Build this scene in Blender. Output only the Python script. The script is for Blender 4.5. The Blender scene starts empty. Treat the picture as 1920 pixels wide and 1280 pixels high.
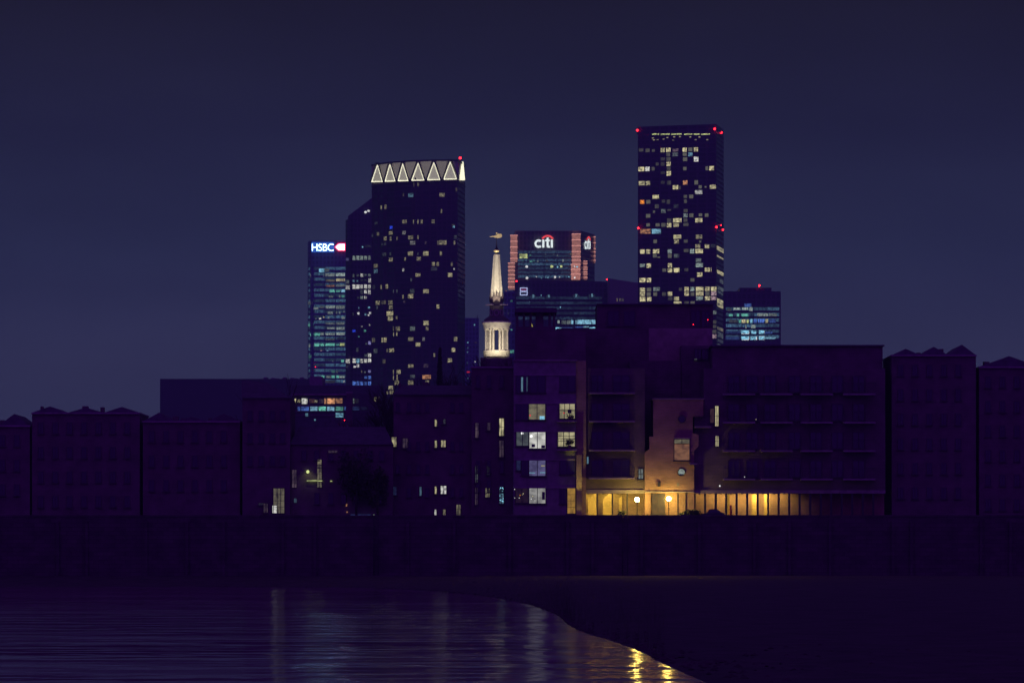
import bpy, math, random
from mathutils import Vector
random.seed(7)
S = bpy.context.scene
C = S.collection
R = math.radians

# ---------------------------------------------------------------- camera
F = 9150.0; H = 3.28; YH = 1035.0          # focal length in photo pixels, eye height above the river, horizon row
cam = bpy.data.objects.new('camera', bpy.data.cameras.new('camera')); C.objects.link(cam)
cam.data.sensor_width = 36; cam.data.lens = 36 * F / 1920; cam.data.shift_y = (YH - 640) / 1920
cam.data.clip_start = 1; cam.data.clip_end = 30000
cam.location = (0, 0, H); cam.rotation_euler = (R(90), 0, 0)
S.camera = cam
# ---------------------------------------------------------------- night sky
def lin(r, g, b, k=1.0):
    f = lambda v: (v / 12.92 if v <= .04045 else ((v + .055) / 1.055) ** 2.4)
    return tuple(f(min(1.0, v / 255 * min(k, 1))) * (k if k > 1 else 1) for v in (r, g, b)) + (1,)
w = bpy.data.worlds.new('World'); S.world = w; w.use_nodes = True
nt = w.node_tree; N = nt.nodes; L = nt.links
for n in list(N): N.remove(n)
out = N.new('ShaderNodeOutputWorld'); bg = N.new('ShaderNodeBackground'); L.new(bg.outputs[0], out.inputs[0])
tc = N.new('ShaderNodeTexCoord'); sx = N.new('ShaderNodeSeparateXYZ'); L.new(tc.outputs['Generated'], sx.inputs[0])
rmp = N.new('ShaderNodeValToRGB'); L.new(sx.outputs['Z'], rmp.inputs[0])
e = rmp.color_ramp.elements
e[0].position = 0.0; e[0].color = lin(70, 74, 108)
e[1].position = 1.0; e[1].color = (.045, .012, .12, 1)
for p, c in ((.038, (70, 73, 106)), (.061, (56, 63, 93)), (.086, (40, 43, 66)), (.118, (29, 28, 34)), (.3, (26, 28, 70))):
    q = e.new(p); q.color = lin(*c)
# violet glow added to the sky behind the camera to lift dark facades
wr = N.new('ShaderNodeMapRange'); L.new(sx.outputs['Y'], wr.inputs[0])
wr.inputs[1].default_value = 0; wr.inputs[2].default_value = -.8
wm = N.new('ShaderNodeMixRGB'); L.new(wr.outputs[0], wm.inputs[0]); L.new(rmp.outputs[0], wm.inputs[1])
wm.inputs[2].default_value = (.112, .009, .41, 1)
nz = N.new('ShaderNodeTexNoise'); nz.inputs['Scale'].default_value = 11; nz.inputs['Detail'].default_value = 5
mpn = N.new('ShaderNodeMapping'); mpn.inputs['Scale'].default_value = (1, 1, 3.2); L.new(tc.outputs['Generated'], mpn.inputs[0]); L.new(mpn.outputs[0], nz.inputs['Vector'])
nm = N.new('ShaderNodeMapRange'); L.new(nz.outputs[0], nm.inputs[0]); nm.inputs[1].default_value = .25; nm.inputs[2].default_value = .75; nm.inputs[3].default_value = .80; nm.inputs[4].default_value = 1.16
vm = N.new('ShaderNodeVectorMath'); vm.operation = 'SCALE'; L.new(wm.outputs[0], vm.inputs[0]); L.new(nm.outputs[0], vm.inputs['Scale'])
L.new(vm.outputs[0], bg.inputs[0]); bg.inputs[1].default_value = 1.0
S.view_settings.view_transform = 'Standard'; S.view_settings.look = 'None'
S.view_settings.exposure = 0; S.view_settings.gamma = 1
S.cycles.volume_bounces = 0; S.cycles.max_bounces = 6; S.cycles.use_denoising = True
S.cycles.sample_clamp_indirect = 4

# ---------------------------------------------------------------- helpers
def P(px, py, D): return Vector(((px - 960) / F * D, D, H + (YH - py) / F * D))
def X(px, D): return (px - 960) / F * D
def Z(py, D): return H + (YH - py) / F * D

def new_mat(name):
    m = bpy.data.materials.new(name); m.use_nodes = True
    return m, m.node_tree.nodes, m.node_tree.links, m.node_tree.nodes['Principled BSDF']
def plain(name, col, rough=.7, metal=0, var=.25, scale=1.5, bump=.3):
    m, n, l, b = new_mat(name)
    t = n.new('ShaderNodeTexCoord'); z = n.new('ShaderNodeTexNoise'); z.inputs['Scale'].default_value = scale; z.inputs['Detail'].default_value = 6
    l.new(t.outputs['Object'], z.inputs['Vector'])
    r = n.new('ShaderNodeMapRange'); l.new(z.outputs[0], r.inputs[0]); r.inputs[1].default_value = .3; r.inputs[2].default_value = .7
    r.inputs[3].default_value = 1 - var; r.inputs[4].default_value = 1 + var
    v = n.new('ShaderNodeVectorMath'); v.operation = 'SCALE'; v.inputs[0].default_value = col; l.new(r.outputs[0], v.inputs['Scale'])
    l.new(v.outputs[0], b.inputs['Base Color']); b.inputs['Roughness'].default_value = rough; b.inputs['Metallic'].default_value = metal
    if bump:
        bp = n.new('ShaderNodeBump'); bp.inputs['Strength'].default_value = bump; bp.inputs['Distance'].default_value = .05
        l.new(z.outputs[0], bp.inputs['Height']); l.new(bp.outputs[0], b.inputs['Normal'])
    return m
def brick(name, c1, c2, mortar, bw=.45, bh=.15, rough=.85, ms=.02, sx_=1.0):
    m, n, l, b = new_mat(name)
    t = n.new('ShaderNodeTexCoord'); mp = n.new('ShaderNodeSeparateXYZ'); l.new(t.outputs['Object'], mp.inputs[0])
    a = n.new('ShaderNodeMath'); a.operation = 'ADD'; l.new(mp.outputs[0], a.inputs[0]); l.new(mp.outputs[1], a.inputs[1])
    cb = n.new('ShaderNodeCombineXYZ'); l.new(a.outputs[0], cb.inputs[0]); l.new(mp.outputs[2], cb.inputs[1])
    k = n.new('ShaderNodeTexBrick'); l.new(cb.outputs[0], k.inputs['Vector'])
    k.inputs['Color1'].default_value = c1 + (1,); k.inputs['Color2'].default_value = c2 + (1,); k.inputs['Mortar'].default_value = mortar + (1,)
    k.inputs['Scale'].default_value = 1; k.inputs['Brick Width'].default_value = bw; k.inputs['Row Height'].default_value = bh; k.inputs['Mortar Size'].default_value = ms
    z = n.new('ShaderNodeTexNoise'); z.inputs['Scale'].default_value = .7; z.inputs['Detail'].default_value = 8; l.new(t.outputs['Object'], z.inputs['Vector'])
    r = n.new('ShaderNodeMapRange'); l.new(z.outputs[0], r.inputs[0]); r.inputs[1].default_value = .3; r.inputs[2].default_value = .7; r.inputs[3].default_value = .7; r.inputs[4].default_value = 1.2
    v = n.new('ShaderNodeVectorMath'); v.operation = 'SCALE'; l.new(k.outputs[0], v.inputs[0]); l.new(r.outputs[0], v.inputs['Scale'])
    l.new(v.outputs[0], b.inputs['Base Color']); b.inputs['Roughness'].default_value = rough
    bp = n.new('ShaderNodeBump'); bp.inputs['Strength'].default_value = .5; bp.inputs['Distance'].default_value = .03
    l.new(k.outputs['Fac'], bp.inputs['Height']); bp.invert = True; l.new(bp.outputs[0], b.inputs['Normal'])
    return m
def glow(name, col, s, sampling='AUTO'):
    m, n, l, b = new_mat(name)
    b.inputs['Base Color'].default_value = (.02, .02, .02, 1)
    b.inputs['Emission Color'].default_value = tuple(col[:3]) + (1,); b.inputs['Emission Strength'].default_value = s
    m.cycles.emission_sampling = sampling
    return m
def lit_mat(name, sc, lo, hi, streak=None):
    """a lit window: the colour comes from the object, the room behind it from noise"""
    m, n, l, b = new_mat(name)
    oi = n.new('ShaderNodeObjectInfo'); t = n.new('ShaderNodeTexCoord')
    mul = n.new('ShaderNodeVectorMath'); mul.operation = 'MULTIPLY'; l.new(t.outputs['Generated'], mul.inputs[0]); mul.inputs[1].default_value = sc
    sh = n.new('ShaderNodeVectorMath'); sh.operation = 'SCALE'; sh.inputs[0].default_value = (91, 37, 53); l.new(oi.outputs['Random'], sh.inputs['Scale'])
    ad = n.new('ShaderNodeVectorMath'); l.new(mul.outputs[0], ad.inputs[0]); l.new(sh.outputs[0], ad.inputs[1])
    z = n.new('ShaderNodeTexNoise'); z.inputs['Scale'].default_value = 1; z.inputs['Detail'].default_value = 3; l.new(ad.outputs[0], z.inputs['Vector'])
    r = n.new('ShaderNodeMapRange'); l.new(z.outputs[0], r.inputs[0]); r.inputs[1].default_value = .36; r.inputs[2].default_value = .6
    r.inputs[3].default_value = lo; r.inputs[4].default_value = hi
    v = n.new('ShaderNodeVectorMath'); v.operation = 'SCALE'; l.new(oi.outputs['Color'], v.inputs[0]); l.new(r.outputs[0], v.inputs['Scale'])
    b.inputs['Base Color'].default_value = (.03, .03, .04, 1); b.inputs['Roughness'].default_value = .2
    l.new(v.outputs[0], b.inputs['Emission Color']); b.inputs['Emission Strength'].default_value = 1
    m.cycles.emission_sampling = 'NONE'
    return m
M = {}
M['lit'] = lit_mat('lit_window', (2.4, 1, 2.0), .25, 1.15)
M['band'] = lit_mat('lit_office_band', (9, 1, 1.2), .3, 1.3)
M['room'] = lit_mat('lit_room', (2.2, 1, 3.0), .55, 1.12)
M['lamp'] = lit_mat('small_lamp', (1, 1, 1), 1, 1)
def tower_mat(name, wall, glass, bw, bh):
    m, n, l, b = new_mat(name)
    t = n.new('ShaderNodeTexCoord'); mp = n.new('ShaderNodeSeparateXYZ'); l.new(t.outputs['Object'], mp.inputs[0])
    a = n.new('ShaderNodeMath'); a.operation = 'ADD'; l.new(mp.outputs[0], a.inputs[0]); l.new(mp.outputs[1], a.inputs[1])
    cb = n.new('ShaderNodeCombineXYZ'); l.new(a.outputs[0], cb.inputs[0]); l.new(mp.outputs[2], cb.inputs[1])
    k = n.new('ShaderNodeTexBrick'); k.offset = 0; l.new(cb.outputs[0], k.inputs['Vector'])
    k.inputs['Color1'].default_value = glass + (1,); k.inputs['Color2'].default_value = tuple(c * 1.7 for c in glass) + (1,)
    k.inputs['Mortar'].default_value = wall + (1,); k.inputs['Scale'].default_value = 1
    k.inputs['Brick Width'].default_value = bw; k.inputs['Row Height'].default_value = bh; k.inputs['Mortar Size'].default_value = bh * .16
    l.new(k.outputs[0], b.inputs['Base Color'])
    r = n.new('ShaderNodeMapRange'); l.new(k.outputs['Fac'], r.inputs[0]); r.inputs[3].default_value = .25; r.inputs[4].default_value = .8
    l.new(r.outputs[0], b.inputs['Roughness'])
    bp = n.new('ShaderNodeBump'); bp.inputs['Strength'].default_value = .6; bp.inputs['Distance'].default_value = .2
    l.new(k.outputs['Fac'], bp.inputs['Height']); l.new(bp.outputs[0], b.inputs['Normal'])
    return m
M['towerA'] = tower_mat('dark_tower_cladding', (.10, .08, .08), (.03, .03, .04), 3.4, 3.45)
M['towerB'] = tower_mat('dark_tower_grid', (.10, .09, .10), (.03, .03, .04), 3.6, 3.0)
M['office'] = tower_mat('steel_office_cladding', (.22, .44, .42), (.07, .15, .15), 3.0, 3.9)
M['office2'] = tower_mat('dark_glass_office', (.12, .12, .13), (.04, .05, .06), 3.0, 3.8)
M['ribbed'] = tower_mat('pale_ribbed_cladding', (.42, .40, .36), (.10, .10, .10), 1.9, 60)
M['brick'] = brick('red_brown_brick', (.34, .20, .13), (.28, .16, .10), (.27, .23, .19))
M['ybrick'] = brick('yellow_stock_brick', (.34, .24, .13), (.27, .19, .10), (.35, .3, .24))
M['dbrick'] = brick('dark_brick', (.15, .12, .11), (.12, .10, .09), (.16, .15, .14))  # plain darker brick colour
M['render'] = plain('pale_render', (.23, .25, .20), .85)
M['concrete'] = plain('concrete', (.26, .24, .23), .85)
M['panel'] = plain('grey_green_panel', (.09, .13, .10), .8)
M['slate'] = plain('slate_roof', (.09, .09, .10), .7)
M['metal'] = plain('dark_painted_metal', (.04, .04, .045), .45, .3, bump=0)
M['frame'] = plain('window_frame_paint', (.05, .045, .045), .5, bump=0)
M['glass'] = plain('dark_window_glass', (.03, .035, .05), .08, var=.1, bump=0)
M['stone'] = plain('portland_stone', (.55, .50, .40), .8, var=.16, scale=2.5)
M['belfry'] = plain('shaded_stone', (.36, .33, .27), .85)  # stone darkened in colour for the shading between the columns
M['tan'] = plain('tan_render', (.30, .34, .20), .85)
M['dstone'] = plain('unlit_stone', (.12, .09, .09), .85)  # stone colour darkened for the steeple's unlit stages
M['gold'] = plain('gilded_metal', (.75, .62, .30), .5, .15, var=.1, bump=0)
M['wallstone'] = brick('river_wall_blocks', (.10, .09, .085), (.07, .06, .06), (.05, .045, .04), 1.1, .42, ms=.02)
M['timber'] = plain('wet_timber', (.05, .04, .03), .7)
M['mud'] = plain('wet_foreshore', (.05, .036, .04), .9, var=.5, scale=.5, bump=1)
M['ground'] = plain('paved_ground', (.11, .10, .095), .9, scale=.2)
M['bark'] = plain('bark', (.05, .04, .035), .95)
M['leaf'] = plain('evergreen_leaves', (.045, .06, .03), .7, var=.4, scale=3, bump=0)
M['sodium'] = glow('sodium_lamp', (1, .66, .12), 240)
M['wash'] = glow('lamp_lens', (1, .66, .16), 60)
M['red'] = glow('red_warning_lamp', (1, .012, .02), 14, 'NONE')
M['car'] = plain('car_paint', (.03, .03, .05), .25, .3, bump=0)

class MB:
    def __init__(s): s.v = []; s.f = []; s.sm = []
    def add(s, vs, fs, sm=False):
        o = len(s.v); s.v += [Vector(v) for v in vs]; s.f += [tuple(i + o for i in f) for f in fs]; s.sm += [sm] * len(fs); return s
    def prism(s, poly, z0, z1, zt=None):
        n = len(poly); zt = zt or [z1] * n
        vs = [(x, y, z0) for x, y in poly] + [(x, y, zt[i]) for i, (x, y) in enumerate(poly)]
        fs = [tuple(reversed(range(n))), tuple(range(n, 2 * n))] + [(i, (i + 1) % n, n + (i + 1) % n, n + i) for i in range(n)]
        return s.add(vs, fs)
    def box(s, x0, x1, y0, y1, z0, z1): return s.prism([(x0, y0), (x1, y0), (x1, y1), (x0, y1)], z0, z1)
    def lathe(s, c, prof, n=24, rot=0, sm=True, ring=None):
        vs = []; fs = []
        for r, z in prof:
            for i in range(n):
                a = 2 * math.pi * i / n + rot; vs.append((c[0] + r * math.cos(a), c[1] + r * math.sin(a), z))
        m = len(prof)
        for j in range(m - 1):
            for i in range(n):
                k = (i + 1) % n; fs.append((j * n + i, j * n + k, (j + 1) * n + k, (j + 1) * n + i))
        fs.append(tuple(reversed(range(n)))); fs.append(tuple((m - 1) * n + i for i in range(n)))
        return s.add(vs, fs, sm)
    def tube(s, a, b, r0, r1, n=6):
        a = Vector(a); b = Vector(b); d = (b - a)
        if d.length < 1e-6: return s
        d.normalize(); u = d.orthogonal().normalized(); w_ = d.cross(u)
        vs = [p + (u * math.cos(2 * math.pi * i / n) + w_ * math.sin(2 * math.pi * i / n)) * r for p, r in ((a, r0), (b, r1)) for i in range(n)]
        fs = [(i, (i + 1) % n, n + (i + 1) % n, n + i) for i in range(n)] + [tuple(reversed(range(n))), tuple(range(n, 2 * n))]
        return s.add(vs, fs, n > 5)
    def ball(s, c, r, n=12, sz=1.0):
        prof = [(max(.02 * r, r * math.sin(math.pi * k / 8)), c[2] - r * sz * math.cos(math.pi * k / 8)) for k in range(9)]
        return s.lathe(c, prof, n)
    def flat(s, pts, y0, y1):
        """outline in the x-z plane given thickness from y0 to y1"""
        n = len(pts)
        vs = [(x, y0, z) for x, z in pts] + [(x, y1, z) for x, z in pts]
        return s.add(vs, [tuple(range(n)), tuple(reversed(range(n, 2 * n)))] + [((i + 1) % n, i, n + i, n + (i + 1) % n) for i in range(n)])
    def mesh(s, name, mat, org=(0, 0, 0)):
        me = bpy.data.meshes.new(name); o = Vector(org)
        me.from_pydata([v - o for v in s.v], [], s.f); me.update()
        me.polygons.foreach_set('use_smooth', s.sm)
        me.materials.append(mat); return me
    def build(s, name, mat, parent=None, org=None):
        if org is None: org = parent['_w'] if parent and '_w' in parent else (0, 0, 0)
        ob = bpy.data.objects.new(name, s.mesh(name, mat, org)); C.objects.link(ob)
        if parent: ob.parent = parent
        else: ob.location = org
        return ob
def tag(o, label, cat, group=None, kind=None):
    if label: o['label'] = label
    if cat: o['category'] = cat
    if group: o['group'] = group
    if kind: o['kind'] = kind
    return o
def thing(name, loc, label, cat, group=None):
    o = bpy.data.objects.new(name, None); C.objects.link(o); o.location = loc; o['_w'] = tuple(loc)
    o.empty_display_size = .5
    return tag(o, label, cat, group)
GZ = 6.5     # level of the land behind the river wall

UB = MB().box(-.5, .5, -.5, .5, -.5, .5)
unit = {k: UB.mesh('pane_' + k, M[k]) for k in ('lit', 'band', 'room')}
unit['glass'] = UB.mesh('pane_glass', M['glass'])
uball = MB().ball((0, 0, 0), .5, 10).mesh('lamp_ball', M['lamp'])
redball = MB().ball((0, 0, 0), .5, 10).mesh('warning_ball', M['red'])
COL = dict(y=(222, 212, 160), w=(235, 235, 225), g=(160, 178, 168), p=(190, 160, 165), c=(140, 200, 225), t=(115, 210, 185),
           b=(85, 125, 215), B=(50, 80, 255), o=(235, 165, 110), O=(255, 150, 40), Y=(222, 235, 150), W=(255, 255, 255),
           C=(150, 225, 255), v=(165, 160, 230), R=(255, 50, 60), n=(62, 96, 118), Q=(200, 152, 55), k=(225, 150, 130))
class Fac:
    """a facade that follows a plan polyline of (px, D); puts windows onto it"""
    def __init__(s, par, pts, gain=1.0):
        s.par = par; s.pts = pts; s.w = Vector(par['_w']); s.pl = [(X(a, d), d) for a, d in pts]; s.gain = gain; s.n = []
    def hit(s, px):
        k = (px - 960) / F
        i = 0
        for j in range(len(s.pts) - 1):
            if px >= s.pts[j][0]: i = j
        (x0, y0), (x1, y1) = s.pl[i], s.pl[i + 1]
        # x0 + t dx = k (y0 + t dy)
        t = (k * y0 - x0) / ((x1 - x0) - k * (y1 - y0))
        return Vector((x0 + t * (x1 - x0), y0 + t * (y1 - y0), 0)), math.atan2(y1 - y0, x1 - x0)
    def put(s, x0, y0, x1, y1, c='y', b=1.0, kind='lit', name='window', out=.12, th=.3, parent=None):
        a, ang = s.hit(x0); q, _ = s.hit(x1); m, _ = s.hit((x0 + x1) / 2)
        d = m.y; z0 = Z(y1, d); z1 = Z(y0, d)
        wd = (q - a).length
        ang = math.atan2(q.y - a.y, q.x - a.x)
        mid = (a + q) / 2; n = Vector((math.sin(ang), -math.cos(ang), 0))
        ob = bpy.data.objects.new(name, uball if kind == 'ball' else (redball if kind == 'red' else unit[kind])); C.objects.link(ob)
        par = parent or s.par; ob.parent = par
        ob.location = mid + n * (out - th / 2) + Vector((0, 0, (z0 + z1) / 2)) - s.w
        ob.rotation_euler = (0, 0, ang); ob.scale = (wd, (wd if kind in ('ball', 'red') else th), z1 - z0)
        if kind != 'red':
            k_ = math.exp(1.0e-4 * d); cc_ = lin(*COL[c], b * s.gain); ob.color = (cc_[0] * k_, cc_[1] * k_, cc_[2] * k_, 1)
        s.n.append((wd * (z1 - z0), ob)); return ob
    def many(s, ox, oy, sc, data, kind='lit', **kw):
        t = data.split()
        for i in range(0, len(t), 6):
            x0, y0, x1, y1 = [float(v) for v in t[i:i + 4]]
            s.put(ox + x0 / sc, oy + y0 / sc, ox + x1 / sc, oy + y1 / sc, t[i + 4], float(t[i + 5]), kind, **kw)
    def cap(s, k=100):
        """past a hundred windows, the smallest become one mesh"""
        s.n.sort(key=lambda a: -a[0]); rest = s.n[k:]
        if not rest: return
        mb = MB(); cols = []
        for _, o in rest:
            ca, sa = math.cos(o.rotation_euler.z), math.sin(o.rotation_euler.z)
            vs = []
            for v in UB.v:
                x, y, z = v.x * o.scale.x, v.y * o.scale.y, v.z * o.scale.z
                vs.append(Vector((ca * x - sa * y, sa * x + ca * y, z)) + o.location)
            mb.add(vs, UB.f)
            bpy.data.objects.remove(o)
        ob = mb.build('small_windows', M['lit'], s.par, org=(0, 0, 0)); ob.color = lin(170, 170, 140, .6); ob['kind'] = 'stuff'

def red_lamp(par, px, py, D, r=.9):
    ob = bpy.data.objects.new('warning_light', redball); C.objects.link(ob); ob.parent = par
    ob.location = P(px, py, D) - Vector(par['_w']); ob.scale = (r * 2,) * 3
    return ob
def tower(name, label, cat, front, back, top, mat, base=GZ, group=None):
    """front: [(px, D)...] left to right; back: the same further off, right to left; top: row(s)"""
    pts = front + back
    mid = front[len(front) // 2]
    t = thing(name, (X(mid[0], mid[1]), mid[1], base), label, cat, group)
    poly = [(X(a, d), d) for a, d in pts]
    zt = [Z(top, front[-1][1])] * len(pts) if not isinstance(top, (list, tuple)) else list(top)
    MB().prism(poly, base, 0, zt).build('wall', mat, t)
    return t

# ================================================================ ground, water
MB().box(-3000, 3000, 500.5, 6000, 5.5, GZ).build('ground', M['ground'])['kind'] = 'structure'
wm_, n, l, b = new_mat('river_water')
t = n.new('ShaderNodeTexCoord')
mp = n.new('ShaderNodeMapping'); mp.inputs['Scale'].default_value = (.8, 1, 1); l.new(t.outputs['Object'], mp.inputs[0])
z1 = n.new('ShaderNodeTexNoise'); z1.inputs['Scale'].default_value = .17; z1.inputs['Detail'].default_value = 2.5; z1.inputs['Roughness'].default_value = .55; l.new(mp.outputs[0], z1.inputs['Vector'])
z2 = n.new('ShaderNodeTexNoise'); z2.inputs['Scale'].default_value = 1.6; z2.inputs['Detail'].default_value = 5; l.new(t.outputs['Object'], z2.inputs['Vector'])
bp = n.new('ShaderNodeBump'); bp.inputs['Strength'].default_value = 1; bp.inputs['Distance'].default_value = .42
l.new(z1.outputs[0], bp.inputs['Height'])
b2 = n.new('ShaderNodeBump'); b2.inputs['Strength'].default_value = .6; b2.inputs['Distance'].default_value = .022
l.new(z2.outputs[0], b2.inputs['Height']); l.new(bp.outputs[0], b2.inputs['Normal']); l.new(b2.outputs[0], b.inputs['Normal'])
z3 = n.new('ShaderNodeTexNoise'); z3.inputs['Scale'].default_value = .05; z3.inputs['Detail'].default_value = 3; l.new(mp.outputs[0], z3.inputs['Vector'])
r3 = n.new('ShaderNodeMapRange'); l.new(z3.outputs[0], r3.inputs[0]); r3.inputs[1].default_value = .35; r3.inputs[2].default_value = .65; r3.inputs[3].default_value = .05; r3.inputs[4].default_value = .12
l.new(r3.outputs[0], b.inputs['Roughness'])
b.inputs['Base Color'].default_value = (.26, .16, .20, 1); b.inputs['IOR'].default_value = 1.7
MB().add([(-300, -60, 0), (300, -60, 0), (300, 500.2, 0), (-300, 500.2, 0)], [(0, 1, 2, 3)]).build('river', wm_)['kind'] = 'structure'
MB().add([(-300, -60, -1.2), (300, -60, -1.2), (300, 500.2, -1.2), (-300, 500.2, -1.2)], [(0, 1, 2, 3)]).build('riverbed', M['mud'])['kind'] = 'structure'
# foreshore: waterline read along the bank
shore = [(-320, 1098), (200, 1099), (480, 1100), (700, 1102), (860, 1112), (960, 1126), (1020, 1142), (1052, 1158), (1075, 1176), (1112, 1190), (1160, 1204),
         (1205, 1222), (1245, 1243), (1300, 1268), (1400, 1310), (1700, 1420), (2300, 1600)]
def shore_at(u):
    k = u * (len(shore) - 1); i = min(int(k), len(shore) - 2); f_ = k - i; j_ = len(shore) - 5
    g_ = [shore[max(0, min(len(shore) - 1, i + m_))] for m_ in (-1, 0, 1, 2)]
    cr = lambda q_: .5 * (2 * g_[1][q_] + (g_[2][q_] - g_[0][q_]) * f_ + (2 * g_[0][q_] - 5 * g_[1][q_] + 4 * g_[2][q_] - g_[3][q_]) * f_ ** 2 + (3 * g_[1][q_] - g_[0][q_] - 3 * g_[2][q_] + g_[3][q_]) * f_ ** 3)
    px, py = cr(0), cr(1)
    D = F * H / (py - YH); xw = X(px, 500) if k < j_ else X(shore[j_][0], 500) + (k - j_) / 4 * 280
    return X(px, D), D, xw
from mathutils import noise as mnoise
mb = MB(); NU, NV = 900, 26; vs = []
for i in range(NU + 1):
    sx0, sy0, xw = shore_at(i / NU)
    sy0 += (mnoise.noise(Vector((sx0 * .35, 3.1, 0))) * 2.6 + mnoise.noise(Vector((sx0 * 1.1, 9.1, 0))) * 1.8 + mnoise.noise(Vector((sx0 * 3.1, 5.1, 0))) * .8) * min(1, (500 - sy0) / 25)
    for j in range(NV + 1):
        v = (j - 2) / (NV - 2); y = sy0 + v * (500.05 - sy0)
        z = (.25 * v if v < 0 else .0) * 6 + (.9 * max(v, 0) ** .8) * min(1, (500.5 - sy0) / 40 + .25)
        if v > 0: z += mnoise.noise(Vector((sx0 * .5, y * .3, 0))) * .12 + mnoise.noise(Vector((sx0 * 1.7, y * 1.1, 4))) * .06
        vs.append((sx0 + max(v, 0) * (xw - sx0), y, z))
fs = [(i * (NV + 1) + j, (i + 1) * (NV + 1) + j, (i + 1) * (NV + 1) + j + 1, i * (NV + 1) + j + 1) for i in range(NU) for j in range(NV)]
mb.add(vs, fs, True).build('foreshore', M['mud'])['kind'] = 'structure'
rd = random.Random(8); q = MB()
for _ in range(900):
    u = rd.uniform(.1, .92); sx0, sy0, xw = shore_at(u); v = abs(rd.gauss(0, .05)) + .005; k = rd.uniform(.05, .16)
    c_ = Vector((sx0 + v * (xw - sx0), sy0 + v * (500 - sy0), .02 + .6 * v))
    vs = [c_ + Vector((k * rd.uniform(.7, 1.3) * a_[0], k * rd.uniform(.7, 1.3) * a_[1], k * .6 * a_[2])) for a_ in ((1, 0, 0), (0, 1, 0), (-1, 0, 0), (0, -1, 0), (0, 0, 1), (0, 0, -1))]
    q.add(vs, [(0, 1, 4), (1, 2, 4), (2, 3, 4), (3, 0, 4), (1, 0, 5), (2, 1, 5), (3, 2, 5), (0, 3, 5)])
tag(q.build('stones', M['mud']), 'small dark stones scattered along the wet edge of the foreshore', 'stones', kind='stuff')
# river wall
rw = thing('river_wall', (0, 500, 0), 'long dark stone river wall standing above the muddy foreshore', 'wall')
MB().box(-300, 300, 500, 500.6, -.8, 6.95).build('wall', M['wallstone'], rw)
MB().box(-300, 300, 499.9, 500.75, 6.95, Z(965, 500)).build('coping', M['wallstone'], rw)
for i in range(-12, 13):
    x = i * 4.7 + random.uniform(-1.5, 1.5)
    MB().box(x - .16, x + .16, 499.72, 500, .2, 6.5).build('fender_post', M['wallstone'], rw)
for px in (705, 1172):
    q = MB(); x = X(px, 500)
    for sd in (-.25, .25): q.tube((x + sd, 499.6, .5), (x + sd, 499.6, 7.1), .03, .03)
    for k in range(18): q.tube((x - .25, 499.6, .7 + k * .35), (x + .25, 499.6, .7 + k * .35), .02, .02)
    q.build('ladder', M['metal'], rw)

# ================================================================ far towers
# --- tower with the zig-zag lit crown
fr = [(697, 3342), (718, 3327), (740, 3315), (778, 3304), (820, 3299), (858, 3300), (872, 3345)]
bk = [(868, 3365), (705, 3372)]
zA = Z(300, 3300)
tA = tower('apartment_tower', 'tall dark curved tower topped by a crown of lit white triangles', 'tower', fr, bk, 341.5, M['towerA'])
fA = Fac(tA, fr, .82)
zc0, zc1 = Z(341, 3300), Z(301, 3300)
poly = [(X(a, d + 1.5), d + 1.5) for a, d in fr[:-1]] + [(X(871, 3344), 3344), (X(867, 3362), 3362), (X(706, 3370), 3370)]
mcr, n, l, b = new_mat('crown_panel')       # translucent crown screens lit from their foot
b.inputs['Base Color'].default_value = (.62, .58, .46, 1); b.inputs['Roughness'].default_value = .6
MB().prism(poly, zc0, zc1).build('crown_screen', mcr, tA)
q = MB()
for k in range(len(fr) - 1):
    a = Vector((X(*fr[k]), fr[k][1], 0)); c = Vector((X(*fr[k + 1]), fr[k + 1][1], 0))
    q.tube(a + Vector((0, -.6, zc1)), c + Vector((0, -.6, zc1)), .7, .7, 4)
    q.tube(a + Vector((0, -.6, zc0)), c + Vector((0, -.6, zc0)), .5, .5, 4)
q.build('crown_rim', M['metal'], tA)
tri = [(698.5, 709, 718), (723.5, 732.3, 741.5), (747.5, 756, 766), (773, 784.5, 795.5), (802, 814, 824.5), (832, 844, 856)]
mtr, n, l, b = new_mat('lit_crown_triangle')
b.inputs['Base Color'].default_value = (.5, .5, .45, 1)
t = n.new('ShaderNodeTexCoord'); s_ = n.new('ShaderNodeSeparateXYZ'); l.new(t.outputs['Generated'], s_.inputs[0])
zz = n.new('ShaderNodeTexNoise'); zz.inputs['Scale'].default_value = 6; l.new(t.outputs['Object'], zz.inputs['Vector'])
rr = n.new('ShaderNodeMapRange'); l.new(zz.outputs[0], rr.inputs[0]); rr.inputs[3].default_value = .75; rr.inputs[4].default_value = 1.15
l.new(rr.outputs[0], b.inputs['Emission Strength']); b.inputs['Emission Color'].default_value = lin(172, 168, 140)
mtr.cycles.emission_sampling = 'NONE'
medge = glow('lit_crown_edge', lin(250, 246, 212), 2.0, 'NONE')
mdim = glow('dim_crown_panel', lin(112, 105, 98), 1.25, 'NONE')
def onfac(px, py, o=.0):
    p, a = fA.hit(px); p = Vector((p.x, p.y, Z(py, p.y))); return p + Vector((math.sin(a), -math.cos(a), 0)) * o
def slab(pts, o0, o1):
    n_ = len(pts); vs = [onfac(x, y, o1) for x, y in pts] + [onfac(x, y, o0) for x, y in pts]
    return MB().add(vs, [tuple(range(n_)), tuple(reversed(range(n_, 2 * n_)))] + [((i + 1) % n_, i, n_ + i, n_ + (i + 1) % n_) for i in range(n_)])
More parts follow.
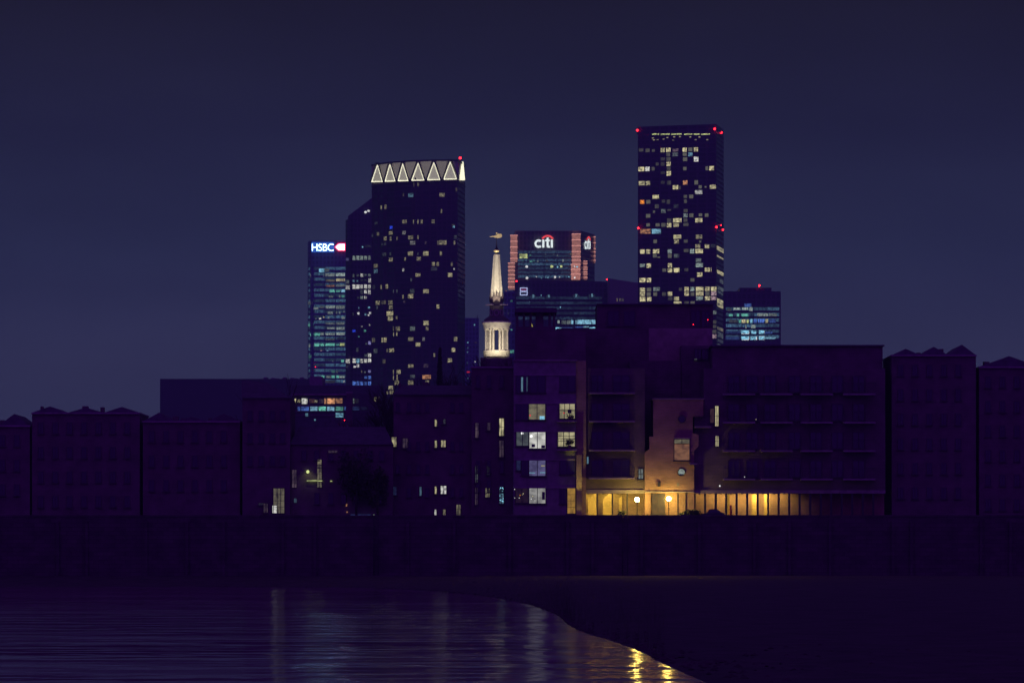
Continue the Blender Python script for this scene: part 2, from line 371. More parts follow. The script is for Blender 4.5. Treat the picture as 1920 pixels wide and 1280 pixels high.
for k, (a, p, c) in enumerate(tri):
    yb = 341 - (a - 697) * .035; yt = 309.5 - (a - 697) * .042
    t_ = slab([(a, yb), (c, yb - .3), (p, yt)], -.3, .5).build('lit_triangle', mtr, tA)
    for (x0, y0, x1, y1, wd) in ((a, yb, p, yt, 1.3), (c, yb - .3, p, yt, 1.0), (a, yb, c, yb - .3, 1.5)):
        q = MB(); q.tube(onfac(x0, y0, .6), onfac(x1, y1, .6), wd * .28, wd * .22, 4)
        q.build('edge_light', medge, t_, org=tA['_w'])
    # dark brace outside each triangle, and the dim inverted panel between two
    for (x0, x1) in ((a - 2.6, p - 1.5), (c + 2.6, p + 1.5)):
        MB().tube(onfac(x0, yb, .8), onfac(x1, yt - 5, .8), .55, .55, 4).build('brace', M['metal'], tA)
    if k < 5:
        a2, p2, _ = tri[k + 1]
        slab([(p + 5, yt - 3), (p2 - 5, yt - 4), ((c + a2) / 2, yb - 2)], -.3, .4).build('dim_panel', mdim, tA)
q = MB(); vs = [P(862, 338, 3311), P(869.5, 338, 3338), P(866.5, 303.5, 3326)]
q.add([v + Vector((.9, -.6, 0)) for v in vs] + [v + Vector((-.2, .1, 0)) for v in vs], [(0, 1, 2), (5, 4, 3), (1, 0, 3, 4), (2, 1, 4, 5), (0, 2, 5, 3)]).build('lit_triangle', medge, tA)
MB().tube(P(863, 305, 3303), P(863, 296, 3303), .3, .3, 6).build('mast', M['metal'], tA)
red_lamp(tA, 863, 296.5, 3303, .8)
fA.many(560, 280, 5.333, '''1150 332 1203 372 y .5 1572 385 1590 420 y .6 1043 440 1053 470 y .4 1097 438 1147 478 c .65 1407 437 1460 473 y .7
820 558 878 600 y .7 1420 598 1435 638 y .6 1037 705 1080 740 y .6 1145 703 1200 745 y .7 1222 703 1240 740 y .7 1330 703 1360 740 y .6 760 725 790 750 g .3
912 767 940 796 B 1 1540 765 1560 785 C .9 1530 750 1565 760 y .4 783 828 805 862 y .5 903 820 940 852 y .7 1037 815 1070 850 w .6 732 845 745 875 g .4
852 873 880 910 y .7 912 873 928 912 y .7 978 873 990 908 y .5 1095 862 1145 900 y .6 1187 860 1200 898 y .7 1553 860 1580 895 g .4
828 935 875 960 g .4 1115 917 1165 952 w .6 1262 920 1278 948 p .4 1385 915 1400 952 y .6 1407 910 1478 952 y .75 1550 915 1567 952 y .6
840 1033 875 1065 g .4 910 1030 925 1060 g .4 1093 1022 1143 1062 y .8 1187 1030 1198 1058 g .4 1245 1020 1298 1062 y .85 1412 1020 1433 1060 y .7
903 1083 940 1120 y .7 1057 1080 1072 1112 y .7 1180 1075 1222 1110 y .7 752 1147 792 1182 y .6 1333 1127 1362 1165 y .75 1380 1127 1403 1165 y .75 1522 1127 1540 1165 y .6
752 1200 790 1237 c .6 1037 1190 1055 1220 w .8 1325 1180 1385 1210 g .4 1547 1188 1562 1205 w .9 1168 1240 1217 1272 y .8 1492 1235 1537 1275 y .85''')
fA.many(560, 500, 5.333, '''1118 115 1135 145 g .5 820 178 893 220 y .75 740 185 765 222 g .3 945 228 987 262 g .5 1115 222 1158 262 g .4 1245 225 1300 265 y .8
1037 280 1050 318 y .7 1093 273 1145 315 y .85 772 340 812 382 y .75 830 338 872 375 y .45 897 337 940 378 y .6 1047 338 1065 360 p .4 1380 378 1405 418 y 1
780 393 793 425 g .5 905 388 940 425 y .65 880 445 945 487 y .95 893 495 942 538 y .9 972 493 988 525 y .6 1247 540 1300 585 y .9 945 598 980 640 y .6 988 598 1012 640 y .75
1115 597 1163 640 g .65 1272 600 1298 638 y .6 947 655 987 692 y .85 735 712 762 755 y .5 830 708 880 755 y .85 1095 705 1147 740 y .65 1237 705 1262 740 w .5 1552 700 1587 745 y .7
1170 758 1217 795 y .85 750 820 787 862 g .5 880 820 895 850 y .6 907 817 953 852 y .85 1530 810 1565 850 y 1 1348 865 1365 900 y .7 840 925 868 965 y .4 1490 915 1533 955 y .85
1095 975 1147 1008 y .7 1250 970 1295 1005 p .4 945 1030 990 1070 y .85 995 1030 1020 1070 y .85 945 1080 990 1130 y .85 1115 1080 1163 1112 g .5 1238 1080 1322 1120 o 1
960 1135 1003 1180 y .7 1095 1133 1147 1178 y .7 1265 1133 1305 1160 y .7 900 1190 943 1225 y .9 912 1235 950 1270 y .7 878 1245 895 1272 y .8''')
fA.cap()
# --- slim dark tower behind it, sloping shoulder
D2 = 3600
fr = [(648, D2 + 25), (656, D2), (700, D2 + 4)]
t2 = tower('office_tower', 'slender dark office tower with sloping roof, half hidden behind the crowned tower', 'tower', [(652.5, D2), (716, D2 + 4)], [(716, D2 + 60), (654, D2 + 60)],
           [Z(405, D2), Z(356, D2), Z(356, D2), Z(405, D2)], M['office2'])
MB().prism([(X(647.5, D2 - 1), D2 + 3), (X(657, D2), D2 - 4), (X(657, D2), D2 + 50), (X(649, D2), D2 + 50)], GZ, Z(412, D2)).build('wall', M['office2'], t2)
f2 = Fac(t2, [(647, D2 - 4.2), (656.9, D2 - 4.2), (657, D2), (716, D2 + 4)], .95)
f2.many(570, 440, 8, '''868 175 890 195 c 1 918 155 1000 190 g .22 625 350 672 388 v .5 728 318 770 380 g .8 787 318 830 378 g .9 845 318 885 378 g .8 903 318 943 378 g .8 962 315 1000 378 g .6
730 590 755 635 g .5 790 592 825 625 g .4 850 585 885 630 w .9 905 590 940 615 g .5 962 588 1000 625 g .6 625 680 675 735 g .6 730 675 760 710 c .6 790 680 810 705 c .7
850 670 885 700 g .25 903 670 940 700 g .25 965 655 1005 715 w .8 625 758 685 820 w .75 728 747 773 810 w .95 785 750 832 808 w 1 845 750 885 805 w .8 903 748 945 805 w .9 962 750 1000 808 w .85
848 830 880 890 g .4 903 832 943 880 w .95 962 832 1000 890 w .85 800 930 825 960 g .3 846 922 885 960 g .8 903 920 920 960 w .9 930 925 942 960 w .7
960 1080 990 1105 C .8 800 1165 832 1195 W 1 815 1085 830 1110 c .6 910 1180 935 1210 c .7 975 1160 1005 1190 W .9 958 1195 980 1220 W .9 730 1170 745 1210 g .4''')
f2.many(570, 590, 8.536, '''775 240 823 278 B .95 962 240 995 272 t .8 868 340 888 360 t .7 913 178 942 195 w .6 1040 150 1060 175 w .7 1028 425 1070 475 v .9 985 450 1005 475 g .5 840 530 868 590 g .4
968 630 1010 670 g .5 1025 620 1073 675 w .95 668 708 733 773 w .95 778 702 825 768 w 1 842 702 885 768 c .95 905 705 945 768 w .85 965 705 1010 765 w .95 1027 700 1073 760 w 1
792 815 828 845 W .9 843 790 882 840 W .8 670 820 705 845 g .3 915 890 930 925 y .5 962 905 985 928 g .7 1030 885 1070 925 v .8 968 980 1010 1020 b .85 1030 975 1073 1030 b .9
778 1065 828 1130 b 1 842 1065 885 1130 b .9 905 1068 945 1130 b 1 965 1070 1010 1130 b .65 1028 1065 1073 1132 b 1''')
f2.put(683, 395.5, 688, 400, 'W', 1, 'ball', 'lamp'); f2.put(688.5, 393.5, 693.5, 397.5, 'W', .9, 'ball', 'lamp')
# --- steel office tower with the lit bank sign
D3 = 3900
t3 = tower('office_tower', 'tall steel and glass office tower with bright white rooftop lettering and red hexagon', 'tower',
           [(577, D3 + 14), (584, D3), (650, D3)], [(652, D3 + 55), (579, D3 + 55)], 451, M['office'])
f3 = Fac(t3, [(574, D3 + 14), (584, D3), (652, D3)], .92)
f3.many(570, 440, 8, '''225 507 303 562 C .9 312 510 378 555 g .5 95 590 300 630 g .75 318 580 460 625 g .75 480 577 612 622 g 1 330 672 465 702 y .45 480 658 612 700 y .8 330 755 465 780 o .6 480 748 612 778 g .65
385 825 462 865 t .95 483 830 545 862 t .8 560 822 613 862 c 1 370 915 437 942 g .6 525 905 545 942 g .7 565 905 607 942 t .7 65 1000 125 1045 g .5 525 1000 570 1020 g .3
145 1088 215 1118 g .8 232 1070 303 1105 g .5 325 1065 465 1105 g .85 480 1065 610 1110 g .7 355 1150 435 1188 g .7 480 1150 500 1185 g .6 525 1150 545 1185 g .8 585 1145 610 1165 g .6''', kind='band')
f3.many(570, 590, 8.536, '''240 50 275 73 w 1 180 50 200 70 g .7 305 30 325 48 y .9 380 30 405 65 g .8 600 30 652 68 g .8
68 130 150 188 t .7 345 125 495 155 g .6 515 120 648 158 g .6 370 200 495 230 g .8 518 200 648 240 g .85
100 293 150 335 t 1 165 293 255 335 t .9 262 290 318 325 g .8 342 292 495 325 g .85 515 285 650 325 g .95 345 380 495 410 g .4 525 372 640 395 g .2
78 465 150 515 g .7 165 460 245 505 t 1 255 460 325 500 t .9 342 457 495 497 t 1 515 470 570 490 t .8 575 455 648 495 Y .9
262 565 290 582 p .8 363 565 390 585 c .8 75 645 120 690 t .5 595 720 640 758 t .9 450 740 470 755 g .5
440 890 495 928 t .5 518 890 540 930 g .5 270 975 325 1005 t 1 358 975 425 1010 g .7 440 970 495 1010 t .9 517 972 560 1010 t 1 560 978 648 1010 g .9 340 1050 495 1090 g .28 630 1055 650 1080 w .7''', kind='band')
for k in range(22):  # dim glowing bands added along the floors to turn the face teal-grey
    y = 500.5 + k * 10.05
    for a, c in ((578.5, 588), (589, 608.5), (610, 628), (629.5, 648)): f3.put(a, y, c, y + 5.6, 'n', .8 + .25 * math.sin(k * 2.1 + a), 'band', 'floor_tint', out=.05)
red_lamp(t3, 591, 687.5, D3 - 2, .3)
M['signwhite'] = glow('sign_white_face', (.42, .72, 1), 10, 'NONE')
M['signblue'] = glow('sign_blue_halo', lin(40, 90, 220), 1.2, 'NONE')
M['signhalo'] = glow('sign_halo_glow', lin(50, 100, 205), 1.3, 'NONE')
M['signred'] = glow('sign_red_face', lin(255, 50, 90), 3, 'NONE')
def text(body, x0, x1, y0, y1, D, name, mat, par, bold=.02, ext=.12):
    """lettering stretched to fill the rectangle"""
    cu = bpy.data.curves.new(name, 'FONT'); cu.body = body; cu.extrude = ext; cu.offset = bold; cu.space_character = .95
    tmp = bpy.data.objects.new('tmp', cu); C.objects.link(tmp)
    bpy.context.view_layer.update()
    me = bpy.data.meshes.new_from_object(tmp.evaluated_get(bpy.context.evaluated_depsgraph_get()))
    bpy.data.objects.remove(tmp)
    xs = [v.co.x for v in me.vertices]; ys = [v.co.y for v in me.vertices]
    ax, bx = min(xs), max(xs); ay, by = min(ys), max(ys)
    wx0, wx1 = X(x0, D), X(x1, D); wz0, wz1 = Z(y1, D), Z(y0, D); o = Vector(par['_w'])
    for v in me.vertices:
        x, y, z = v.co
        v.co = Vector((wx0 + (x - ax) / (bx - ax) * (wx1 - wx0), D - z * 3, wz0 + (y - ay) / (by - ay) * (wz1 - wz0))) - o
    me.materials.clear(); me.materials.append(mat)
    ob = bpy.data.objects.new(name, me); C.objects.link(ob); ob.parent = par; return ob
Ds = D3 - 1.2
MB().box(X(584, Ds), X(626.5, Ds), Ds - .1, Ds + .9, Z(473, Ds), Z(454, Ds)).build('halo_board', M['signhalo'], t3)  # glowing panel added for the blue halo around the letters
text('HSBC', 585, 625.5, 457, 470.5, Ds - .6, 'lettering', M['signwhite'], t3, -.008)
def hexa(x0, x1, xm, xt, y0, y1, d0, d1):
    ym = (y0 + y1) / 2
    pts = [(x0, ym), (xm, y1), (x1, y1), (x1, y0), (xm, y0)]
    return MB().flat([(X(a, Ds), Z(c, Ds)) for a, c in pts], Ds + d0, Ds + d1)
lg = hexa(626.8, 647.8, 634, 0, 456, 470.5, -.5, .5).build('logo', M['signred'], t3)
hexa(629.5, 645.8, 635.5, 0, 458, 468.8, -.8, -.4).build('logo_face', M['signwhite'], lg, org=t3['_w'])
# --- office tower with the arc sign
D4 = 3800
fr4 = [(957, D4 + 10), (972, D4), (1072, D4), (1090, D4), (1117, D4 + 50)]
t4 = tower('office_tower', 'office tower with white rooftop lettering under a red arc and pink lit corner bays', 'tower',
           [(966, D4 + 3), (1089, D4 + 3), (1115, D4 + 50)], [(1112, D4 + 80), (962, D4 + 70)], 440, M['office2'])
f4 = Fac(t4, [(960, D4 + 3), (1089, D4 + 3), (1115, D4 + 50)], .9)
bayc = (lin(112, 78, 88), lin(236, 165, 150))
M['bay'] = lit_mat('pink_lit_bay', (3, 1, 14), .55, 1.25)
M['baystrip'] = glow('pink_floor_light', lin(245, 168, 155), 1.5, 'NONE')
ubay = UB.mesh('pane_bay', M['bay']); unit['bay'] = ubay
unit['strip'] = UB.mesh('pane_strip', M['baystrip'])
def bay(px0, px1, ys, Dd, k=1.0):
    g = Fac(t4, [(px0 - .1, Dd), (px1 + .1, Dd)], k)
    for i in range(len(ys) - 1):
        ob = g.put(px0, ys[i] + .4, px1, ys[i + 1] - .6, 'k', .7, 'bay', 'corner_bay', out=0, th=6)
        g.put(px0 - .5, ys[i] - .5, px1 + .5, ys[i] + .5, 'k', 1, 'strip', 'light_strip', out=.3, th=6.6)
bay(957, 970, [441, 452.3, 463, 474, 484.5, 491], D4 - 3)
bay(953, 965, [493, 500, 507, 515, 522, 528, 538, 543], D4 - 4, .9)
bay(1072.5, 1088.5, [438.5, 449.5, 460.5, 471.5, 481, 488, 495], D4 - 3)
bay(1071, 1088, [495.5, 505, 514, 524.5], D4 - 5, 1.15)
bay(1089, 1101, [489.5, 494, 501, 505, 510, 514, 520, 524.5], D4 + 12, .8)
bay(1113.8, 1116.5, [444, 455, 466, 472, 480, 488, 493], D4 + 45, .8)
f4.many(950, 425, 10.97, '''265 560 425 650 Y 1 470 570 505 610 t .6 470 700 535 730 t .8 550 690 580 715 t .7 625 695 655 725 g .8 320 690 345 720 t .5 805 690 850 720 y .4
950 560 980 580 g .5 1035 570 1060 610 g .6 785 560 810 580 g .5 1145 670 1175 720 g 1 1190 670 1250 700 g .4 1305 555 1350 575 y .6''')
f4.many(950, 425, 10.97, '''385 797 440 848 W 1 897 792 958 848 Y 1 1030 810 1062 850 C .9 1095 793 1148 842 Y 1 390 1028 444 1080 W 1 600 1020 625 1045 W .8 700 1045 730 1070 c .7 795 1030 820 1060 c .7
835 1030 865 1060 c .9 972 1012 1018 1062 W 1 1075 1025 1100 1050 W .8 1265 1020 1295 1045 C .9''', kind='ball', name='ceiling_lamp', out=1)
for k in range(7):  # faint teal glow added in bands to tint this face
    y = 470 + k * 7.6
    for a, c in ((971, 995), (996, 1020), (1021, 1045), (1046, 1071)): f4.put(a, y, c, y + 5, 'n', .72 + .2 * math.sin(k * 1.7 + a), 'band', 'floor_tint', out=.05)
D5 = D4 - 9
g5 = Fac(t4, [(1060, D5), (1105, D5)], 1)
g5.many(950, 425, 10.97, '1380 800 1405 835 W .9 1425 810 1470 840 C .9 1383 1030 1415 1065 W 1', kind='ball', name='ceiling_lamp', out=1)
M['arcred'] = glow('sign_arc', lin(250, 78, 78), 1.6, 'NONE')
M['letterw'] = glow('sign_letters', lin(228, 240, 240), 1.8, 'NONE')
def zpt(x, y, fx=1.0, ox=0): return (950 + (ox + x * fx) / 10.97, 425 + y / 10.97)
def arcsign(mapx, DD, yo=0, ys=1.0):
    def q(x, y):
        a, c = 950 + mapx(x) / 10.97, 425 + (y * ys + yo) / 10.97
        d = DD(a); return Vector((X(a, d), d, Z(c, d)))
    def ext(pts, nm, mat):
        n_ = len(pts); vs = [q(*p) + Vector((0, -1.2, 0)) for p in pts] + [q(*p) for p in pts]
        m_ = MB().add(vs, [tuple(reversed(range(n_))), tuple(range(n_, 2 * n_))] + [(i, (i + 1) % n_, n_ + (i + 1) % n_, n_ + i) for i in range(n_)])
        m_.build(nm, mat, t4)
    cpts = []
    for k in range(19): a = R(48 + k * (264 / 18)); cpts.append((658 + 86 * math.cos(a), 350 - 86 * math.sin(a)))
    for k in range(19): a = R(312 - k * (264 / 18)); cpts.append((658 + 44 * math.cos(a), 350 - 44 * math.sin(a)))
    ext(cpts, 'letter_c', M['letterw'])
    ext([(733, 430), (775, 430), (775, 268), (733, 268)], 'letter_i', M['letterw'])
    ext([(862, 435), (888, 430), (888, 395), (868, 397), (862, 385), (862, 303), (888, 303), (888, 268), (862, 268), (862, 222), (820, 232), (820, 268), (796, 268), (796, 303), (820, 303), (820, 400), (835, 430)], 'letter_t', M['letterw'])
    ext([(908, 430), (950, 430), (950, 268), (908, 268)], 'letter_i', M['letterw'])
    ap = []
    for k in range(15): a = R(147 - k * (114 / 14)); ap.append((842 + 146 * math.cos(a), 325 - 152 * math.sin(a)))
    for k in range(15): a = R(33 + k * (114 / 14)); ap.append((842 + 113 * math.cos(a), 325 - 119 * math.sin(a)))
    ext(ap, 'sign_arc', M['arcred'])
arcsign(lambda x: x, lambda a: D4 + 1.5)
arcsign(lambda x: 1603 + (x - 572) * .32, lambda a: f4.hit(a)[0].y - 1, yo=28)
MB().box(X(1000, D4 + 5), X(1056, D4 + 5), D4 + 4, D4 + 50, Z(440, D4), Z(437.5, D4)).build('roof_plant', M['office2'], t4)
# --- broad dark office block in front, square bank logo
D6 = 3500
t6 = tower('office_block', 'broad dark glass office block with a small square white outlined logo', 'office block',
           [(965, D6), (1138, D6)], [(1142, D6 + 60), (967, D6 + 60)], 528, M['office2'])
MB().box(X(975, D6), X(1130, D6), D6 + 12, D6 + 45, Z(528, D6), Z(525.5, D6)).build('roof_plant', M['office2'], t6)
f6 = Fac(t6, [(964, D6), (1138, D6)], 1)
f6.many(940, 520, 7.111, '''412 228 440 272 c .6 385 240 405 268 c .25 445 240 458 268 c .25 622 228 648 270 c .6 600 240 618 265 c .25 985 222 1012 265 c .7 955 230 978 262 c .25 1015 235 1040 262 c .25
1200 218 1222 262 c .7 1165 228 1190 258 c .25 1226 230 1245 258 c .25 526 230 538 245 C .8 372 320 384 332 c .5 585 320 596 330 c .4 780 390 796 404 C 1''')
f6.many(940, 520, 7.111, '''750 572 778 612 g .9 800 572 870 622 g .45 875 572 925 622 g .6 930 570 960 622 c .95 985 570 1010 622 c .7 1015 565 1105 622 c .95 1108 565 1198 622 c 1 1205 565 1275 622 c .95
722 665 775 690 C 1 780 668 800 682 c .8 805 664 960 674 b .6 985 655 1090 668 b .75 1095 650 1165 668 c .8 1175 665 1215 678 C .9 1215 660 1275 678 C 1''', kind='band')
q = MB(); Dq = D6 - .4
M['logoblue'] = glow('logo_outline', lin(190, 205, 255), 1.5, 'NONE'); M['logomaroon'] = plain('logo_maroon_panel', (.2, .03, .07), .5)
for a, c, d, e_ in ((975, 989, 539.2, 540.4), (975, 989, 552.2, 553.6), (975, 976.3, 540.4, 552.2), (987.7, 989, 540.4, 552.2)):
    q.box(X(a, Dq), X(c, Dq), Dq - .8, Dq, Z(e_, Dq), Z(d, Dq))
lo = q.build('logo', M['logoblue'], t6)
MB().box(X(976.3, Dq), X(987.7, Dq), Dq - .5, Dq, Z(545, Dq), Z(540.4, Dq)).build('logo_panel', glow('logo_panel_lit', lin(120, 55, 90), 1, 'NONE'), lo, org=t6['_w'])
MB().box(X(977, Dq), X(987, Dq), Dq - .7, Dq, Z(547.2, Dq), Z(545.2, Dq)).build('logo_bar', M['logoblue'], lo, org=t6['_w'])
t7 = tower('office_block', 'pale grey ribbed office block between the dark glass block and the right hand tower', 'office block',
           [(1139, 3440), (1143, 3436), (1186, 3480), (1196, 3490)], [(1196, 3540), (1139, 3540)], 530, M['ribbed'])
f7 = Fac(t7, [(1143, 3436), (1186, 3480)], 1)
f7.many(940, 520, 7.111, '1537 278 1548 318 y .55 1572 280 1580 318 y .45 1585 280 1592 318 y .35 1605 278 1613 318 y .35 1620 278 1628 318 y .35')
red_lamp(t7, 1138, 524, 3445, .5); MB().tube(P(1138, 530, 3445), P(1138, 524, 3445), .2, .2).build('mast', M['metal'], t7)
for k in range(5):  # weak glowing bands added to tint the dark glass front
    y = 556 + k * 9.5
    for a in range(968, 1130, 27): f6.put(a, y, a + 26, y + 5, 'n', .42 + .12 * math.sin(k * 1.9 + a), 'band', 'floor_tint', out=.05)
red_lamp(t6, 968.7, 527.5, D6 + 2, .6)
# --- residential tower on the right
D8 = 3150
fr8 = [(1196, D8 + 20), (1343, D8), (1357, D8 + 45)]
t8 = tower('apartment_tower', 'tallest dark slab tower dotted with cream windows and red corner lights', 'tower', fr8, [(1350, D8 + 62), (1208, D8 + 75)], 244, M['towerB'])
f8 = Fac(t8, fr8, .98)
f8.many(1190, 230, 6.4, '''50 312 105 348 p .4 130 312 180 355 y .8 208 320 242 350 y .6 312 305 360 355 y .8 378 303 430 353 y 1 455 312 525 348 p .5 575 302 625 350 y 1 645 300 692 345 g .55 712 298 760 348 y .9
380 363 425 405 y .8 452 362 520 403 g .55 578 362 625 400 p .5 643 360 695 405 c .7 312 418 365 455 p .2 380 417 430 462 y 1 580 417 630 462 y .8 712 410 765 468 w 1
255 480 290 515 w .5 312 475 358 520 w .75 382 473 432 520 y .95 45 532 115 584 y 1 127 530 180 582 w 1 205 532 240 575 y .8 385 530 430 570 p .5 582 532 622 572 y .6 850 525 880 572 y .85 895 523 950 573 y 1
312 585 365 618 g .2 383 583 435 637 y 1 50 702 118 752 y .85 133 702 185 752 y .75 315 700 360 735 g .25 388 697 435 745 y .75 580 695 632 745 o .95 718 693 760 742 w 1
458 752 522 800 y .95 530 760 552 800 y .6 768 752 805 790 y .5 840 762 862 780 W .8 903 745 975 793 y .85 725 810 812 857 w .75 215 868 290 915 y .95 588 868 628 905 c .9 655 865 703 908 y .65
65 930 115 975 O 1 138 928 188 972 y .7 325 925 365 960 g .15 385 925 425 975 y .6 592 922 625 965 y .5 243 980 290 1028 y .5 465 980 525 1025 g .3
220 1055 245 1082 w .5 318 1038 370 1085 g .65 392 1038 437 1058 y .6 588 1038 635 1075 g .5 137 1097 188 1140 y .5 585 1090 635 1137 g .75 655 1090 705 1135 g .75 770 1090 810 1125 g .3 843 1090 885 1130 y .6
390 1150 440 1195 y .95 462 1148 562 1197 y 1 588 1152 632 1190 g .5 727 1147 812 1195 y .95 140 1208 182 1245 y .6 252 1208 300 1245 w .5 320 1205 372 1248 g .6 388 1205 442 1255 y .9 465 1207 530 1250 y .75 585 1205 645 1240 y .85''')
f8.many(1190, 410, 5.333, '''57 103 158 150 o .8 172 102 262 150 c .85 388 162 465 200 y .9 612 160 675 200 y .6 188 210 222 245 w .6 395 212 442 248 y .75 492 210 530 240 o .5 645 218 665 240 w .5
607 256 655 292 y .7 702 256 745 295 y .85 760 256 810 288 g .3 820 287 887 328 y .8 55 307 103 350 y .95 118 307 155 350 y .85 183 305 245 347 y .95 330 307 372 347 g .8 492 303 538 335 w .95 553 303 595 345 g 1 608 303 683 345 y 1
183 355 222 388 y .85 228 378 255 392 w .7 333 352 370 392 y .85 393 353 445 390 g .5 822 378 885 395 y .7 612 398 665 432 g .6
53 450 103 485 g .7 120 448 162 492 y .95 333 446 373 487 y .9 612 444 683 484 g .9 277 498 315 530 g .3 330 495 375 536 y .9 392 492 447 536 y 1 497 495 535 525 w .75 702 490 750 530 y 1 762 487 818 530 y .95 825 525 888 560 y .85
625 538 677 580 y .95 558 595 597 628 g .7 50 592 108 635 y 1 122 592 164 635 y 1 850 605 885 650 g .4
53 690 103 730 y .95 122 690 165 725 c .5 187 685 252 722 g .7 443 690 475 720 g .7 497 682 542 722 y .9 557 682 597 722 g .9 613 680 687 722 y .95 703 680 748 722 y .85 763 680 816 722 y .95 828 685 888 720 g .45
53 735 103 772 y .9 122 735 160 772 y .85 187 735 225 772 y .75 275 735 315 770 g .3 332 730 375 770 y .85 497 730 542 770 y .9 560 735 595 770 g .6 613 730 688 770 y .85 708 730 748 765 y .7 765 727 816 767 p .95 828 732 888 755 g .4
53 782 107 827 y 1 124 784 167 825 y .95 335 782 377 815 c .85 393 780 443 820 y .8 615 778 683 815 g .8 703 775 755 815 y .95 765 777 816 812 p .9 825 808 888 850 y .8
392 828 467 850 y .95 497 825 540 850 y .85 557 825 600 850 y .85 825 852 890 890 y .7 768 918 816 955 g .6 768 1015 816 1048 v .9 770 1063 816 1093 g .65 773 1110 816 1142 g .7 775 1155 816 1195 p .8
828 1090 888 1120 y .5 830 1140 888 1190 g .4 830 1210 888 1235 g .3 830 1258 888 1280 g .6''')
f8.cap(88)
g8 = Fac(t8, fr8, 1)
for a, c in ((1222.5, 1231), (1233, 1236), (1239, 1256), (1259, 1278), (1283, 1298), (1301, 1312), (1315, 1331)):
    g8.put(a, 250.8, c, 252.8, 'Y', 1, 'lit', 'light_strip')
for x, y, v in ((1224, 259, .8), (1226, 262.5, .9), (1233, 262, .6), (1244, 261, .7), (1251, 258, .8), (1264, 257, .8), (1275, 256.5, .8), (1294, 257, .8), (1311, 257, .9), (1304, 262, .7), (1326, 262, .7), (1262, 263, .5)):
    g8.put(x - 1.5, y - .7, x + 2, y + .8, 'y', v, 'lit', 'roof_lamp')
for x, y, d in ((1195, 244.5, D8 + 20), (1340, 242, D8), (1352.5, 249, D8 + 30), (1197, 427.5, D8 + 19), (1343.5, 425.8, D8 - 1), (1355, 431, D8 + 38), (1352, 422, D8 + 28)):
    red_lamp(t8, x, y, d - 1, .66 if x != 1352 else .4)
for x, y, d in ((1195, 244, D8 + 21), (1340, 242, D8 + 2)): MB().tube(P(x, 252, d + 1), P(x, y, d + 1), .3, .25).build('mast', M['metal'], t8)
# --- office block at the right edge
D9 = 3000
t9 = tower('office_block', 'low office block right of the tallest tower with cyan lit floors', 'office block', [(1356, D9), (1464, D9)], [(1464, D9 + 60), (1357, D9 + 60)], 546, M['office2'])
MB().box(X(1388, D9), X(1448, D9), D9 + 8, D9 + 50, Z(548, D9), Z(538, D9)).build('roof_plant', M['office2'], t9)
f9 = Fac(t9, [(1356, D9), (1466, D9)], .95)
f9.many(1160, 400, 4.921, '''1158 832 1225 862 b .75 1060 870 1120 890 g 1 1138 868 1195 890 g 1 1205 865 1235 900 g .9 1000 875 1040 900 g .35 1018 930 1050 950 t .9 1090 925 1112 950 t .9 1133 925 1195 950 t .9 1278 922 1378 948 g .8 1385 922 1460 948 g .6
1020 980 1100 1008 g .35 1108 978 1130 1010 t .8 1135 978 1170 1010 y 1 1180 978 1200 1010 Y .9 1213 975 1235 1010 C .9 1245 975 1275 1010 b .9 1285 975 1345 1008 b 1 1355 975 1378 1008 y .8 1386 975 1450 1008 b .6
1168 1030 1180 1060 g .8 1222 1028 1262 1058 g .9 1132 1082 1203 1112 W 1 1228 1082 1268 1108 W 1 1295 1082 1345 1108 W 1 985 1085 1120 1108 b .4 1350 1090 1420 1110 b .6
1137 1135 1203 1168 W 1 1212 1135 1240 1168 c .8 1245 1135 1277 1165 W 1 1298 1132 1345 1165 W 1 985 1138 1120 1165 b .45 1345 1140 1450 1158 c .8''', kind='band')
for (a, c) in ((1390, 1404), (1409, 1418), (1423, 1433)):
    for y in (619.5, 630.5): f9.put(a, y, c, y + 6, 'C', 1, 'lit', out=.4)
for k in range(6):  # teal bands added here too, glowing to tint the front
    y = 576 + k * 10.4
    for a, c in ((1361, 1385), (1386, 1412), (1413, 1438), (1439, 1461)): f9.put(a, y, c, y + 6, 'n', .85 + .2 * math.sin(k * 1.3 + a), 'band', 'floor_tint', out=.05)
red_lamp(t9, 1424, 535.5, D9 + 7, .6)
# --- faint blocks between the crowned tower and the steeple
t10 = tower('office_block', 'faint blue office block seen between crowned tower and church steeple', 'office block', [(866, 4300), (898, 4300)], [(898, 4360), (866, 4360)], 596, M['office'])
f10 = Fac(t10, [(860, 4300), (905, 4300)], .8)
for x, y, c, v in ((889.5, 609, 'c', 1), (877, 642, 'C', .9), (892, 642, 'p', .4), (877, 652, 'c', .5), (876.5, 660, 'c', .7), (876.5, 680, 'c', .4), (891, 678, 'W', .9), (877, 709, 'c', .8), (868, 658, 't', .5)):
    f10.put(x - 1.2, y - 1.4, x + 1.2, y + 1.4, c, v)
f10.put(875, 696, 881, 698.5, 'R', 1)
MB().tube(P(895, 597, 4300), P(895, 590, 4300), .3, .3).build('mast', M['metal'], t10)
t11 = tower('office_block', 'narrow dim block just right of the church steeple', 'office block', [(945, 3650), (966, 3650)], [(966, 3700), (945, 3700)], 546, M['office'])
f11 = Fac(t11, [(944, 3650), (975, 3650)], .9)
for x, y, c, v, s_ in ((959, 564, 't', .5, 2), (953, 587, 'g', .5, 1), (959, 618, 't', .8, 1.7), (960, 659, 't', .9, 3.4), (949, 545, 'o', .6, 1.3)):
    f11.put(x - s_, y - s_ * .8, x + s_, y + s_ * .8, c, v)
t12 = tower('skyline_block', 'long low far building on the left skyline, left of the steel tower', 'building', [(300, 2600), (585, 2600)], [(585, 2680), (300, 2680)], 710, M['panel'])
